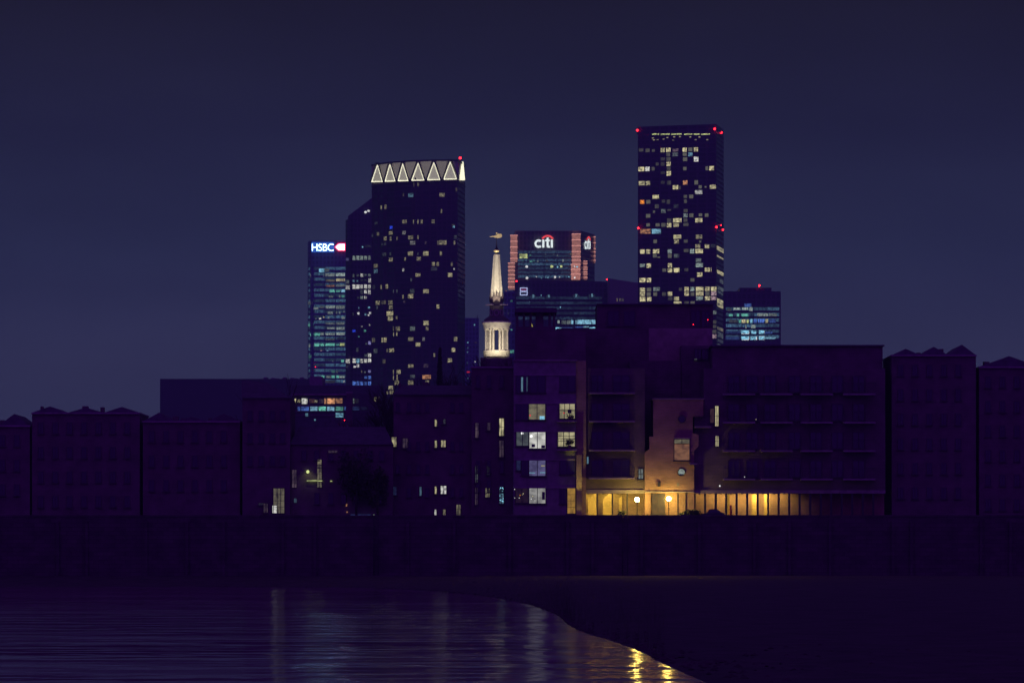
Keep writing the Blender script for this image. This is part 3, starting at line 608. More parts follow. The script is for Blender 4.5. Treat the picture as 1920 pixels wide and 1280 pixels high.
for i, px in enumerate((498, 512, 520, 534, 548, 556, 566)):
    MB().box(X(px - 4, 2605), X(px + 3, 2605), 2604, 2620, Z(711, 2600), Z(706.5 + (i % 3), 2600)).build('roof_plant', M['concrete'], t12)
t13 = tower('skyline_block', 'wide dark low building below the steel tower on the left', 'building', [(547, 1500), (712, 1500)], [(712, 1530), (547, 1530)], 722, M['panel'])
MB().box(X(580, 1500), X(604, 1500), 1502, 1520, Z(723, 1500), Z(705, 1500)).build('roof_plant', M['concrete'], t13)

# ================================================================ mid distance: lit office, chimney
D = 900
to = tower('office_building', 'three storey office with warm upper row and blue lit windows below', 'office', [(549, D), (648, D)], [(648, D + 14), (549, D + 14)], 740, M['panel'])
MB().box(X(547, D), X(650, D), D - .5, D + 14.5, Z(741, D), Z(738, D)).build('roof', M['concrete'], to)
fo = Fac(to, [(545, D), (720, D)], 1)
fo.many(470, 680, 5.817, '''478 392 495 443 y .95 508 398 540 432 y .65 557 388 618 447 w .9 640 395 695 435 o .3 698 405 728 432 y .6 745 395 800 440 p .25 803 388 825 447 o .7 835 388 915 445 o .95 925 388 1000 440 o .6
513 478 542 522 b .65 553 477 635 522 b .75 650 476 728 522 c .75 742 475 820 522 t .95 835 475 912 522 c .8 928 475 1008 520 t .65 1022 475 1038 515 b .6 598 550 625 580 C .6 928 545 1010 592 C .7 695 612 708 630 C .7''', kind='lit')
for y in (761, 770.5, 778): 
    MB().box(X(550, D), X(647.5, D), D - .25, D, Z(y + 1, D), Z(y, D)).build('string_course', M['concrete'], to)
red_lamp(to, 646, 787.5, D - 1, .07)
to2 = tower('office_building', 'dim office wing right of the brick chimney', 'office', [(661, D + 4), (712, D + 4)], [(712, D + 16), (661, D + 16)], 738, M['panel'])
fo2 = Fac(to2, [(650, D + 4), (720, D + 4)], 1)
fo2.many(470, 680, 5.817, '1112 477 1185 515 b .35 1117 390 1130 440 g .6 1348 375 1372 418 y .7 1393 370 1408 400 y .4 1200 480 1280 515 b .14 1140 392 1180 440 g .14')
ch = thing('chimney_stack', (X(655, 880), 880, GZ), 'tall square brick chimney in front of the lit office', 'chimney')
MB().box(X(649.5, 880), X(660.5, 880), 880, 881.1, GZ, Z(737, 880)).build('stack', M['dbrick'], ch)
MB().box(X(648.8, 880), X(661.2, 880), 879.9, 881.2, Z(737, 880), Z(734, 880)).build('cap', M['concrete'], ch)

# ================================================================ church steeple
D = 950; CX, CY = X(931, D), D + 2.4
cs = thing('church_steeple', (CX, CY, GZ), 'floodlit white stone church steeple with tapering spire and gilded weathervane', 'steeple')
zz_ = lambda y: Z(y, D + 2)
r_ = lambda px: px / F * (D + 2)
q = MB(); q.lathe((CX, CY), [(r_(11.4) * 1.08, zz_(556)), (r_(5.8) * 1.08, zz_(477))], 8, R(22.5), False)
q.build('spire', M['stone'], cs)
MB().lathe((CX, CY), [(r_(2.2), zz_(477)), (r_(2.6), zz_(474.5)), (r_(2.2), zz_(474))], 12).build('spire_neck', M['dstone'], cs)
MB().lathe((CX, CY), [(r_(2), zz_(474)), (r_(5.2), zz_(471.5)), (r_(5.6), zz_(469)), (r_(4), zz_(467.5))], 16).build('spire_ball', M['gold'], cs)
MB().lathe((CX, CY), [(r_(3.6), zz_(467.6)), (r_(1.6), zz_(464)), (r_(.8), zz_(455)), (r_(.5), zz_(449)), (r_(.4), zz_(436))], 10).build('vane_rod', M['metal'], cs)
q = MB(); fx = lambda px: X(px, D + 2)
q.flat([(fx(918.5), zz_(443)), (fx(926), zz_(442)), (fx(931), zz_(440)), (fx(934), zz_(438)), (fx(940), zz_(438.2)), (fx(941.5), zz_(441)), (fx(940), zz_(445)), (fx(934), zz_(446)), (fx(930), zz_(445.5)), (fx(926), zz_(444)), (fx(918.5), zz_(444.2))], CY - .08, CY + .08)
v_ = q.build('weathervane', M['gold'], cs)
MB().ball((CX, CY, zz_(436.4)), r_(1.6)).build('finial', M['gold'], cs)
# dark urn stage
q = MB()
q.lathe((CX, CY), [(r_(26), zz_(603)), (r_(25), zz_(599)), (r_(20), zz_(596)), (r_(14.5), zz_(592)), (r_(14), zz_(573))], 8, R(22.5), False)
q.lathe((CX, CY), [(r_(14.5), zz_(572.8)), (r_(13), zz_(570.6)), (r_(12.8), zz_(562)), (r_(12), zz_(556))], 8, R(22.5), False)
for a in range(8):
    an = R(a * 45 + 22.5); x, y = CX + r_(11.8) * math.cos(an), CY + r_(11.8) * math.sin(an)
    q.lathe((x, y), [(r_(2.6), zz_(566)), (r_(2.8), zz_(558)), (r_(1.6), zz_(554)), (r_(1.8), zz_(551)), (.01, zz_(547))], 8)
q.lathe((CX, CY - r_(12)), [(r_(3), zz_(560)), (r_(2.2), zz_(554)), (r_(1.5), zz_(549)), (.01, zz_(545))], 8)
q.build('urn_stage', M['dstone'], cs)
q = MB()
for a in (225, 315, 180, 0, 45, 135):
    an = R(a); x, y = CX + r_(15.5) * math.cos(an), CY + r_(15.5) * math.sin(an)
    q.box(x - r_(5.3), x + r_(5.3), y - r_(2.5), y + r_(2.5), zz_(572.4), zz_(570.4))
q.build('ledge', M['stone'], cs)
for a, rr_ in ((-90, 1), (-135, 1), (-45, 1)):
    an = R(a); c_ = Vector((CX + r_(13.2) * math.cos(an), CY + r_(13.2) * math.sin(an), zz_(586.5)))
    u = Vector((-math.sin(an), math.cos(an), 0)); q = MB()
    for k in range(16):
        t0, t1 = 2 * math.pi * k / 16, 2 * math.pi * (k + 1) / 16
        p0 = c_ + u * math.cos(t0) * r_(4) + Vector((0, 0, math.sin(t0) * r_(5.4))); p1 = c_ + u * math.cos(t1) * r_(4) + Vector((0, 0, math.sin(t1) * r_(5.4)))
        q.tube(p0, p1, r_(.75), r_(.75), 5)
    q.build('round_window', M['stone'], cs)
# cornice
q = MB()
q.lathe((CX, CY), [(r_(23), zz_(619)), (r_(24.5), zz_(614)), (r_(24.5), zz_(611)), (r_(27.5), zz_(606.5)), (r_(28), zz_(603.5)), (r_(26), zz_(602.5))], 36)
q.build('cornice', M['stone'], cs)
# belfry piers with a clear gap through the middle
q = MB(); inner = r_(8)
for sgn in (-1, 1):
    x0, x1 = (CX + r_(3.4), CX + r_(17.5)) if sgn > 0 else (CX - r_(17.5), CX - r_(3.4))
    q.box(x0, x1, CY - r_(11), CY + r_(11), zz_(657), zz_(617))
q.build('belfry_wall', M['belfry'], cs)
for a in (-90 - 17, -90 + 17, -90 - 33, -90 + 33, -90 - 68, -90 + 68, 20, 160):
    an = R(a); rc = r_(21.3); x, y = CX + rc * math.cos(an), CY + rc * math.sin(an)
    MB().lathe((x, y), [(r_(2.8), zz_(657)), (r_(2.8), zz_(655.5)), (r_(2.2), zz_(654.5)), (r_(2.1), zz_(640)), (r_(1.85), zz_(621)), (r_(2.9), zz_(619)), (r_(2.9), zz_(617.5))], 14).build('column', M['stone'], cs)
MB().lathe((CX, CY), [(r_(24.5), zz_(669)), (r_(24.5), zz_(659)), (r_(25.3), zz_(658.6)), (r_(25.3), zz_(656.8))], 36).build('plinth', M['stone'], cs)
MB().box(CX - r_(30), CX + r_(30), CY - r_(26), CY + r_(30), GZ, zz_(671)).build('tower_wall', M['dstone'], cs)
def spot(px, py, d, tgt, power, size, col=(1, .86, .62), blend=.5, rad=.15, name='floodlight'):
    ld = bpy.data.lights.new(name, 'SPOT'); ld.energy = power; ld.spot_size = R(size); ld.spot_blend = blend; ld.color = col; ld.shadow_soft_size = rad
    o = bpy.data.objects.new(name, ld); C.objects.link(o); p = P(px, py, d); o.location = p
    o.rotation_euler = (Vector(tgt) - p).to_track_quat('-Z', 'Y').to_euler(); return o
WARM = (1, .91, .68)
for px in (905, 957):
    spot(px, 668, 940, (CX, CY, zz_(503)), 24000, 20, WARM, .25, name='spire_floodlight')
for px in (908, 954):
    spot(px, 666, 945.6, (CX + (px - 931) * .03, CY, zz_(630)), 1400, 75, WARM, .6, name='belfry_floodlight')
spot(931, 666, 945.2, (CX, CY, zz_(628)), 260, 75, WARM, .6, name='belfry_floodlight')

# ================================================================ near bank buildings (about 500 m away)
def nwin(par, px0, py0, px1, py1, D, c=None, b=.8, cols=2, rows=1, kind='room', fr=.07, name='window', arch=False, sill=True):
    """window with frame, mullions, sill, and its pane as a sub-part"""
    x0, x1 = X(px0, D), X(px1, D); z0, z1 = Z(py1, D), Z(py0, D)
    w_, h_ = x1 - x0, z1 - z0; cx, cz = (x0 + x1) / 2, (z0 + z1) / 2
    q = MB(); W2, H2 = w_ / 2, h_ / 2
    q.box(-W2 - fr, -W2, -.10, .1, -H2 - fr, H2 + fr); q.box(W2, W2 + fr, -.10, .1, -H2 - fr, H2 + fr)
    q.box(-W2, W2, -.098, .1, H2, H2 + fr); q.box(-W2, W2, -.098, .1, -H2 - fr, -H2)
    for k in range(1, cols): x = -W2 + w_ * k / cols; q.box(x - fr * .5, x + fr * .5, -.092, .06, -H2, H2)
    for k in range(1, rows): z = -H2 + h_ * k / rows; q.box(-W2, W2, -.088, .06, z - fr * .35, z + fr * .35)
    if sill: q.box(-W2 - .15, W2 + .15, -.2, .08, -H2 - fr - .09, -H2 - fr - .003)
    ob = bpy.data.objects.new(name, q.mesh(name, M['frame'])); C.objects.link(ob); ob.parent = par
    ob.location = Vector((cx, D, cz)) - Vector(par['_w'])
    pn = bpy.data.objects.new('pane', unit[kind if c else 'glass']); C.objects.link(pn); pn.parent = ob
    pn.scale = (w_, .06, h_); pn.location = (0, -.0, 0)
    if c: pn.color = lin(*COL[c], b)
    return ob
def railing(par, px0, px1, py, D, h=1.05, name='balcony', deep=1.3):
    x0, x1 = X(px0, D), X(px1, D); zf = Z(py, D)
    o = MB().box(x0, x1, D - deep, D, zf - .18, zf).build(name, M['concrete'], par)
    q = MB(); n_ = max(2, int((x1 - x0) / .16))
    for k in range(n_ + 1):
        x = x0 + .03 + (x1 - x0 - .06) * k / n_; q.box(x - .012, x + .012, D - deep + .03, D - deep + .054, zf, zf + h)
    q.box(x0, x1, D - deep + .02, D - deep + .07, zf + h, zf + h + .05)
    for x in (x0 + .02, x1 - .06): q.box(x, x + .04, D - deep + .07, D, zf + h, zf + h + .05)
    q.build('railing', M['metal'], o, org=par['_w']); return o
def block(name, label, px0, px1, py, D, depth, mat, cat='apartment block', group=None, bottom=GZ):
    t = thing(name, (X((px0 + px1) / 2, D), D, GZ), label, cat, group)
    MB().box(X(px0, D), X(px1, D), D, D + depth, bottom, Z(py, D)).build('wall', mat, t)
    return t
# --- white apartment block with the big lit windows
D = 503.0
ta = thing('apartment_building', (X(1020, D), D, GZ), 'pale riverside apartment block with large lit living room windows and a rooftop pavilion', 'apartment block')
MB().box(X(963, D), X(1080, D), D, D + 13, GZ, Z(676, D)).build('wall', M['render'], ta)
MB().box(X(966, D + 2), X(1098, D + 2), D + 2, D + 12.9, Z(676, D + 2), Z(621, D + 2)).build('upper_wall', M['dbrick'], ta)
MB().box(X(962, D), X(1082, D), D - .25, D + 2, Z(677, D), Z(674, D)).build('parapet', M['concrete'], ta)
for y in (704, 757, 810, 863, 915): MB().box(X(963, D), X(1079.5, D), D - .12, D + .05, Z(y, D), Z(y - 3, D)).build('floor_band', M['concrete'], ta)
# (px0, py0, px1, py1, colour, brightness, columns, rows)
win = [(992, 757.5, 1022, 786, 'y', .50, 2, 1), (1049.5, 755.5, 1077.5, 784, 'y', .72, 3, 2),
       (968.5, 809.5, 990.5, 835, 'g', .42, 2, 1), (992.5, 809.5, 1022.5, 840, 'w', .85, 2, 1), (1046.5, 807.5, 1077.5, 836.5, 'y', .78, 3, 3),
       (992.5, 862, 1022.5, 891.5, 'v', .50, 2, 1), (968.5, 862, 976, 881, 'b', .25, 1, 1),
       (992.5, 914, 1022.5, 943, 'w', .62, 2, 1), (967, 915, 990, 942, 'o', .12, 2, 1)]
wo = []
for a, c, d, e_, co, bb, cc, rr2 in win: wo.append(nwin(ta, a, c, d, e_, D, co, bb, cc, rr2))
for a, c, d, e_ in ((968, 757.5, 990, 786), (978, 862, 990, 890), (968, 704, 990, 735), (994, 704, 1022, 735), (1050, 704, 1078, 733), (1050, 862, 1077, 888), (1050, 914, 1060, 943)):
    nwin(ta, a, c, d, e_, D, None, cols=2)
def inside(win_ob, px, py, r, c, b=1.0, kind='ball', w_=None, h_=None, D_=D):
    ob = bpy.data.objects.new('room_lamp' if kind == 'ball' else 'furniture', uball if kind == 'ball' else unit['room' if c else 'glass']); C.objects.link(ob); ob.parent = win_ob
    ob.location = P(px, py, D_ - .06) - Vector(ta['_w']) - win_ob.location
    ob.scale = (r * 2, .05, r * 2) if kind == 'ball' else (w_, .03, h_)
    if c: ob.color = lin(*COL[c], b)
inside(wo[3], 996, 817.5, .13, 'W', 1.8); inside(wo[2], 979, 812, .12, 'W', 1.4)
inside(wo[0], 1016.5, 783, 0, 'C', .9, 'b', .5, .35); inside(wo[0], 994, 778.5, .08, 'R', .9); inside(wo[1], 1057.5, 774, .07, 'R', .9)
inside(wo[1], 1068, 771, 0, None, 1, 'b', .42, .4); inside(wo[3], 1018.5, 837, 0, None, 1, 'b', .4, .3); inside(wo[3], 1000, 835, 0, None, 1, 'b', .35, .3)
inside(wo[7], 1019, 929, 0, None, 1, 'b', .3, .8); inside(wo[5], 1018, 873, 0, 'y', .7, 'b', .4, .12); inside(wo[5], 1018, 885.5, 0, 'c', .75, 'b', .6, .1); inside(wo[5], 998, 886, 0, 'c', .75, 'b', .6, .1)
for px, py, c in ((975, 928, 'O'), (981, 925, 'y'), (979, 927, 'y'), (973.5, 933, 'w'), (965, 917, 'w'), (965.5, 933, 'w'), (996, 935, 'W'), (1003, 938, 'w'), (999, 930, 'y')):
    inside(wo[8], px, py, .045, c, .95)
inside(wo[6], 979.5, 720, .001, 'b', .1)
f_ = Fac(ta, [(960, D), (1100, D)], 1)
f_.put(977.2, 707, 980.6, 734, 'c', .55, 'lit', 'window_reflection', out=.13, th=.05); f_.put(987, 707, 989.5, 733, 'c', .38, 'lit', 'window_reflection', out=.13, th=.05)  # bluish reflections drawn as thin glowing strips
railing(ta, 1044, 1082, 788, D); railing(ta, 1044, 1082, 842, D)
# plants on those two balconies
def leaves(c, rx, ry, rz, n_, s_, seed=1, low=-.2):
    rd = random.Random(seed); q = MB()
    blobs = [(rd.uniform(-.6, .6), rd.uniform(-.6, .6), rd.uniform(low, .55), rd.uniform(.3, .55)) for _ in range(14)]
    for _ in range(n_):
        b_ = rd.choice(blobs); th, ph = rd.uniform(0, 2 * math.pi), math.acos(rd.uniform(-1, 1)); rr2 = b_[3] * rd.uniform(.4, 1.05)
        p = Vector((c[0] + (b_[0] + rr2 * math.sin(ph) * math.cos(th)) * rx, c[1] + (b_[1] + rr2 * math.sin(ph) * math.sin(th)) * ry, c[2] + (b_[2] + rr2 * math.cos(ph)) * rz))
        u = Vector((rd.gauss(0, 1), rd.gauss(0, 1), rd.gauss(0, 1))).normalized(); v = u.orthogonal().normalized(); k = s_ * rd.uniform(.6, 1.4)
        q.add([p - u * k, p - v * k * .5, p + u * k, p + v * k * .5], [(0, 1, 2, 3)])
    return q
for px, py, lb, sd in ((1069, 784, 'leafy potted plant on the upper balcony before a lit window', 3), (1068, 832, 'larger leafy potted plant on the lower balcony rail', 4)):
    pz = P(px, py, D - .7); base = Z(788 if py < 800 else 842, D)
    pt = thing('potted_plant', (pz.x, pz.y, base), lb, 'plant', 'plants on the balconies')
    leaves((pz.x, pz.y, pz.z), .55, .35, .55, 260 if py > 800 else 130, .09, sd).build('foliage', M['leaf'], pt)
    MB().lathe((pz.x, pz.y), [(.14, base), (.2, base + .4)], 14).build('pot', M['brick'], pt)
# rooftop pavilion
zr = Z(621, D + 3)
MB().box(X(965.5, D + 1), X(1044, D + 1), D + 1.5, D + 9, Z(586, D + 2), Z(578, D + 2)).build('pavilion_roof', M['slate'], ta)
MB().box(X(972, D + 1), X(1037, D + 1), D + 3.5, D + 8, Z(578, D + 2), Z(575.5, D + 2)).build('pavilion_roof', M['slate'], ta)
for a, c in ((968, 972), (980.5, 984.5), (993, 997), (1004.5, 1019), (1029, 1033), (1038, 1041)):
    for dd in (2.5, 7.5): MB().box(X(a, D + 2), X(c, D + 2), D + dd, D + dd + .3, zr, Z(586, D + 2)).build('pavilion_post', M['dbrick'], ta)
MB().box(X(967, D + 2), X(1042, D + 2), D + 2.4, D + 2.5, zr, Z(612, D + 2)).build('pavilion_wall', M['dbrick'], ta)
q = MB()
for k in range(8):
    a0, a1 = R(185 + k * 12), R(185 + (k + 1) * 12); c0 = P(1003, 599, D + 5)
    q.tube(c0 + Vector((math.cos(a0) * .42, 0, math.sin(a0) * .95)), c0 + Vector((math.cos(a1) * .42, 0, math.sin(a1) * .95)), .05, .06, 6)
q.build('pavilion_light', glow('pavilion_light', lin(190, 175, 80), .9, 'NONE'), ta)
# yellow-lit stair bay and pilaster on its right side
MB().box(X(1080, D), X(1099, D), D + .3, D + 10, GZ, Z(676, D)).build('side_wall', M['ybrick'], ta)
MB().box(X(1080.5, D), X(1090.5, D), D - .7, D + .3, GZ, Z(853, D)).build('pilaster', M['ybrick'], ta)
sb = nwin(ta, 1064, 915, 1078.5, 962, D, 'Q', .75, 1, 4, fr=.06)
spot(1086, 969, 500.9, P(1085.5, 875, D - .7), 900, 26, (1, .78, .12), .6, .06, 'pilaster_fill')  # unseen spots added behind the coping to light the pilaster
spot(1087, 969, 500.7, P(1085.5, 935, D - .7), 60, 60, (1, .78, .12), .6, .06, 'pilaster_fill')
# --- terraced dark block with the lit arcade
D = 504.0
tm = thing('apartment_building', (X(1160, D), D, GZ), 'stepped dark brick apartment block over a yellow lit arcade with a brown upper wall', 'apartment block')
zar = Z(923, D)
MB().box(X(1090.5, D), X(1209, D), D, D + 12, zar, Z(690, D)).build('wall', M['dbrick'], tm)
MB().box(X(1044, D + 15), X(1218, D + 15), D + 13.1, D + 30, GZ, Z(617, D + 15)).build('wall', M['dbrick'], tm)
MB().box(X(1120, D + 18), X(1337, D + 18), D + 18, D + 31, Z(618, D + 18), Z(571.5, D + 18)).build('penthouse', M['dbrick'], tm)
MB().box(X(1119, D + 18), X(1338, D + 18), D + 17.6, D + 31.3, Z(571.5, D + 18), Z(569.3, D + 18)).build('roof', M['slate'], tm)
MB().box(X(1216, D + 14), X(1335, D + 14), D + 13, D + 30, GZ, Z(616, D + 14)).build('upper_wall', M['tan'], tm)
MB().box(X(1275, D + 12), X(1345, D + 12), D + 9, D + 12.8, GZ, Z(650, D + 12)).build('upper_wall', M['dbrick'], tm)
MB().box(X(1180, D + 12), X(1276, D + 12), D + 9, D + 12.9, GZ, Z(678, D + 12)).build('wall', M['dbrick'], tm)
for a, c, y0, y1, dd in ((1296, 1312, 583, 612, 18), (1316, 1330, 583, 612, 18), (1140, 1160, 584, 610, 18), (1170, 1190, 584, 610, 18), (1303, 1314, 655, 672, 9), (1317, 1328, 655, 672, 9), (1110, 1130, 704, 733, 0), (1150, 1180, 704, 733, 0), (1110, 1130, 757, 786, 0), (1150, 1180, 757, 786, 0), (1110, 1130, 810, 840, 0), (1150, 1180, 810, 840, 0), (1110, 1130, 863, 892, 0), (1150, 1180, 863, 892, 0)):
    nwin(tm, a, y0, c, y1, D + dd, None)
nwin(tm, 1197.5, 879, 1205.5, 897, D, 'g', .62, 2, 2); nwin(tm, 1100.5, 856, 1103.5, 869, D, 'c', .6, 1, 1, fr=.03)
for y in (736, 789, 843, 895): railing(tm, 1104, 1190, y, D)
q = Fac(tm, [(1280, D + 9), (1360, D + 9)], 1)
q.put(1302, 672.5, 1307, 675, 'g', .6, 'lit', 'wall_light')
for px, py in ((1300, 608.5), (1327, 599.5)): red_lamp(tm, px, py, D + 17.9, .035)
# arcade: floor-to-soffit bays, back wall, cross walls
MB().box(X(1090.5, D), X(1209, D), D + 4.6, D + 5, GZ, zar).build('arcade_back_wall', M['ybrick'], tm)
MB().box(X(1090.5, D), X(1209, D), D - .25, D, zar - .1, zar + .28).build('arcade_beam', M['concrete'], tm)
for px in (1092, 1119.6, 1148.3, 1176):
    MB().box(X(px - 1.3, D), X(px + 1.3, D), D - .05, D + .4, GZ, zar - .1).build('arcade_pillar', M['metal'], tm)
def pier(par, pts, mat=None):
    MB().flat([(X(x, D), max(GZ, min(zar, Z(y, D)))) for x, y in pts], D + 1.5, D + 1.8).build('arcade_pier', mat or M['ybrick'], par)
pier(tm, [(1090.5, 970), (1103, 970), (1103, 935), (1113, 925.5), (1113, 922), (1090.5, 922)])
pier(tm, [(1119, 970), (1131, 970), (1131, 936), (1141, 926), (1141, 922), (1119, 922)])
pier(tm, [(1148, 970), (1161, 970), (1161, 934), (1166, 929), (1166, 922), (1148, 922)])
pier(tm, [(1167, 970), (1209, 970), (1209, 922), (1167, 922)])
def wash(par, px, py, d, p, col=(1, .70, .12), back=504 + 4.6):
    ld = bpy.data.lights.new('arcade_light', 'SPOT'); ld.energy = p * 12; ld.color = col; ld.shadow_soft_size = .08; ld.spot_size = R(150); ld.spot_blend = .6
    o = bpy.data.objects.new('arcade_light', ld); C.objects.link(o); o.location = P(px, py, d)
    o.rotation_euler = (P(px, 952, back) - o.location).to_track_quat('-Z', 'Y').to_euler()
    q = MB(); q.box(o.location.x - .12, o.location.x + .12, d - .2, d - .06, o.location.z + .02, o.location.z + .12); q.build('soffit_lamp', M['metal'], par)
    return o
for px, p in ((1111, 30), (1139, 30), (1164, 16)): wash(tm, px, 926.5, D + 2.3, p)
for px, p in ((1103, 4), (1131, 4), (1158, 4)): wash(tm, px, 926.5, D + .5, p, back=D + 1.5)
# --- brick tower with round windows
D = 504.0
bt = thing('brick_stair_tower', (X(1255, D), D, GZ), 'tall red brown brick tower with two round windows above the street lamps', 'building')
DB = D - .6
out_ = [(1209, 966), (1301.5, 966), (1301.5, 845), (1310, 836), (1310, 815), (1301, 812), (1299, 812), (1299, 781), (1319, 781), (1319, 749), (1225, 749), (1225, 818), (1217.5, 818), (1217.5, 841), (1209, 848)]
MB().flat([(X(a, DB), max(Z(c, DB), GZ)) for a, c in out_], DB, DB + 8).build('wall', M['brick'], bt)
MB().box(X(1209, DB), X(1301.5, DB), DB - .22, DB, Z(923.2, DB), Z(920.8, DB)).build('ledge', M['concrete'], bt)
MB().box(X(1223, DB), X(1321, DB), DB - .15, DB + 8.1, Z(749, DB), Z(746.5, DB)).build('coping', M['concrete'], bt)
bw = nwin(bt, 1264.5, 832, 1292.5, 862, DB, 'o', .50, 1, 1); nwin(bt, 1264.5, 823.5, 1292.5, 831, DB, 'y', .45, 2, 1, sill=False)
MB().box(X(1263.5, DB), X(1294.5, DB), DB - .18, DB, Z(822.5, DB), Z(820.5, DB)).build('lintel', M['concrete'], bt)
def roundwin(px, py, rp, c, b_):
    ctr = P(px, py, DB); r0 = rp / F * DB; q = MB()
    for k in range(20):
        t0, t1 = 2 * math.pi * k / 20, 2 * math.pi * (k + 1) / 20
        q.tube(ctr + Vector((math.cos(t0) * r0, -.03, math.sin(t0) * r0)), ctr + Vector((math.cos(t1) * r0, -.03, math.sin(t1) * r0)), .05, .05, 6)
    o = q.build('round_window', M['frame'], bt)
    pts = [(ctr.x + math.cos(2 * math.pi * k / 24) * r0, ctr.z + math.sin(2 * math.pi * k / 24) * r0) for k in range(24)]
    pn = MB().flat(pts, DB - .03, DB + .02).build('pane', M['room'] if c else M['glass'], o, org=bt['_w'])
    if c: pn.color = lin(*COL[c], b_)
    return o
roundwin(1278.5, 785.5, 7, None, 0); rw2 = roundwin(1277.7, 885, 7, 'g', .85)
MB().box(X(1274, DB), X(1282, DB), DB - .05, DB - .035, Z(891, DB), Z(888, DB)).build('furniture', M['glass'], rw2, org=bt['_w'])
MB().box(X(1269, DB), X(1273.5, DB), DB - .06, DB, Z(911, DB), Z(905, DB)).build('wall_plaque', M['render'], bt)
MB().box(X(1233, DB), X(1238.5, DB), DB - .25, DB, Z(912, DB), Z(903, DB)).build('wall_lantern', M['metal'], bt)
for px in (1221, 1270, 1285): MB().box(X(px, DB), X(px + 1.3, DB), DB - .1, DB, GZ, Z(923.2, DB)).build('downpipe', M['metal'], bt)
nwin(bt, 1222, 926, 1246, 962, DB, 'Q', .45, 2, 1)
railing(bt, 1292, 1307, 868, DB, 1.1)
# --- right-hand dark block with balconies and arcade
tr = thing('apartment_building', (X(1420, D), D, GZ), 'dark riverside apartment block with balconies at the right, above brown lit arcade bays', 'apartment block')
MB().box(X(1301.7, D), X(1660, D), D, D + 13, zar, Z(782, D)).build('wall', M['dbrick'], tr)
MB().box(X(1320, D), X(1660, D), D + .2, D + 13.1, Z(782, D), Z(690, D)).build('wall', M['dbrick'], tr)
MB().box(X(1336, D + 3), X(1655, D + 3), D + 3, D + 13.2, Z(690, D), Z(649, D + 3)).build('upper_wall', M['dbrick'], tr)
MB().box(X(1333, D + 3), X(1658, D + 3), D + 2.6, D + 13.5, Z(649, D + 3), Z(646.5, D + 3)).build('roof', M['slate'], tr)
MB().box(X(1301.7, D), X(1660, D), D - .2, D, zar - .1, zar + .25).build('arcade_beam', M['concrete'], tr)
MB().box(X(1301.7, D), X(1660, D), D + 3.6, D + 4, GZ, zar).build('arcade_back_wall', M['ybrick'], tr)
for a, c in ((1301.7, 1341), (1346, 1364), (1369, 1411), (1421, 1434), (1445, 1660)): pier(tr, [(a, 970), (c, 970), (c, 922), (a, 922)], M['brick'])
for k in range(18):
    px = 1302.5 + k * 19.7
    MB().box(X(px - 1.9, D), X(px + 1.9, D), D - .05, D + .4, GZ, zar - .1).build('arcade_pillar', M['metal'], tr)
for px, p in ((1311, 5), (1331, 4), (1351, 8), (1371, 7), (1391, 8), (1411, 9), (1431, 9), (1451, 7), (1471, 5)): wash(tr, px, 926.5, D + .3, p, (1, .66, .18), D + 1.5)
for px, p in ((1343.5, 6), (1366.5, 4), (1416, 30), (1439, 30)): wash(tr, px, 926.5, D + 2.4, p, (1, .68, .12), D + 3.6)
nwin(tr, 1341, 761, 1347, 798.5, D, 'y', .85, 2, 2, fr=.05); nwin(tr, 1341.5, 817, 1347.5, 836.5, D, 'y', .7, 2, 2, fr=.05)
nwin(tr, 1331.5, 766, 1338.5, 792, D, 'o', .22, 1, 1)
fr_ = Fac(tr, [(1300, D), (1660, D)], 1)
fr_.put(1348.3, 909, 1351, 912, 'W', 1, 'ball', 'wall_lamp', out=.15); fr_.put(1395.2, 892.6, 1396.8, 894.6, 'W', .8, 'ball', 'wall_lamp', out=.15)
fr_.put(1416.5, 785, 1418.5, 787, 'y', .8, 'ball', 'wall_lamp', out=.15)
for y in (704, 757, 810, 863):
    for a in (1366, 1400, 1434, 1480, 1520, 1560, 1600): nwin(tr, a, y + 1, a + 20, y + 30, D, None)
    for a in (1355, 1425, 1500, 1580): railing(tr, a, a + 60, y + 34, D)
railing(tr, 1302, 1332, 799, D)
# --- blocks left of the lit apartments
D = 506.0
tb = thing('warehouse_building', (X(924, D), D, GZ), 'dark flat roofed brick warehouse with tall narrow windows, left of the pale apartments', 'warehouse')
MB().box(X(884, D), X(962.5, D), D, D + 12, GZ, Z(690, D)).build('wall', M['dbrick'], tb)
MB().box(X(883, D), X(962.6, D), D - .2, D + 12.2, Z(690, D), Z(687, D)).build('parapet', M['concrete'], tb)
R2b = lambda d: [(720 + d[0] / 4.415, 700 + d[1] / 4.415, 720 + d[2] / 4.415, 700 + d[3] / 4.415) + tuple(d[4:])]
for d in ((757, 410, 782, 530, 'p', .38, 1, 2), (855, 407, 880, 470, 'p', .22, 1, 2), (955, 372, 992, 515, 'y', .85, 2, 2), (955, 555, 990, 690, 'p', .3, 2, 2), (757, 765, 777, 900, 'g', .38, 2, 3),
          (852, 765, 875, 835, 'g', .35, 2, 2), (755, 945, 775, 1085, 'p', .32, 2, 3), (840, 948, 875, 1022, 'y', .6, 3, 1), (957, 938, 990, 1075, 'c', .5, 2, 3)):
    a, c, d2, e_, co, bb, cc, rr2 = R2b(d)[0]; ob = nwin(tb, a, c, d2, e_, D, co, bb, cc, rr2, kind='lit', fr=.05)
    if co == 'c':
        rd = random.Random(5)
        for k in range(22):
            s2 = bpy.data.objects.new('string_light', uball); C.objects.link(s2); s2.parent = ob; s2.scale = (.09, .04, .09)
            s2.location = (rd.uniform(-.2, .2), -.06, rd.uniform(-.85, .85)); s2.color = lin(*COL['C'], 1)
for y in (704, 864, 900):
    for px in (893, 914, 938): nwin(tb, px, y, px + 6, y + 22, D, None, fr=.05)
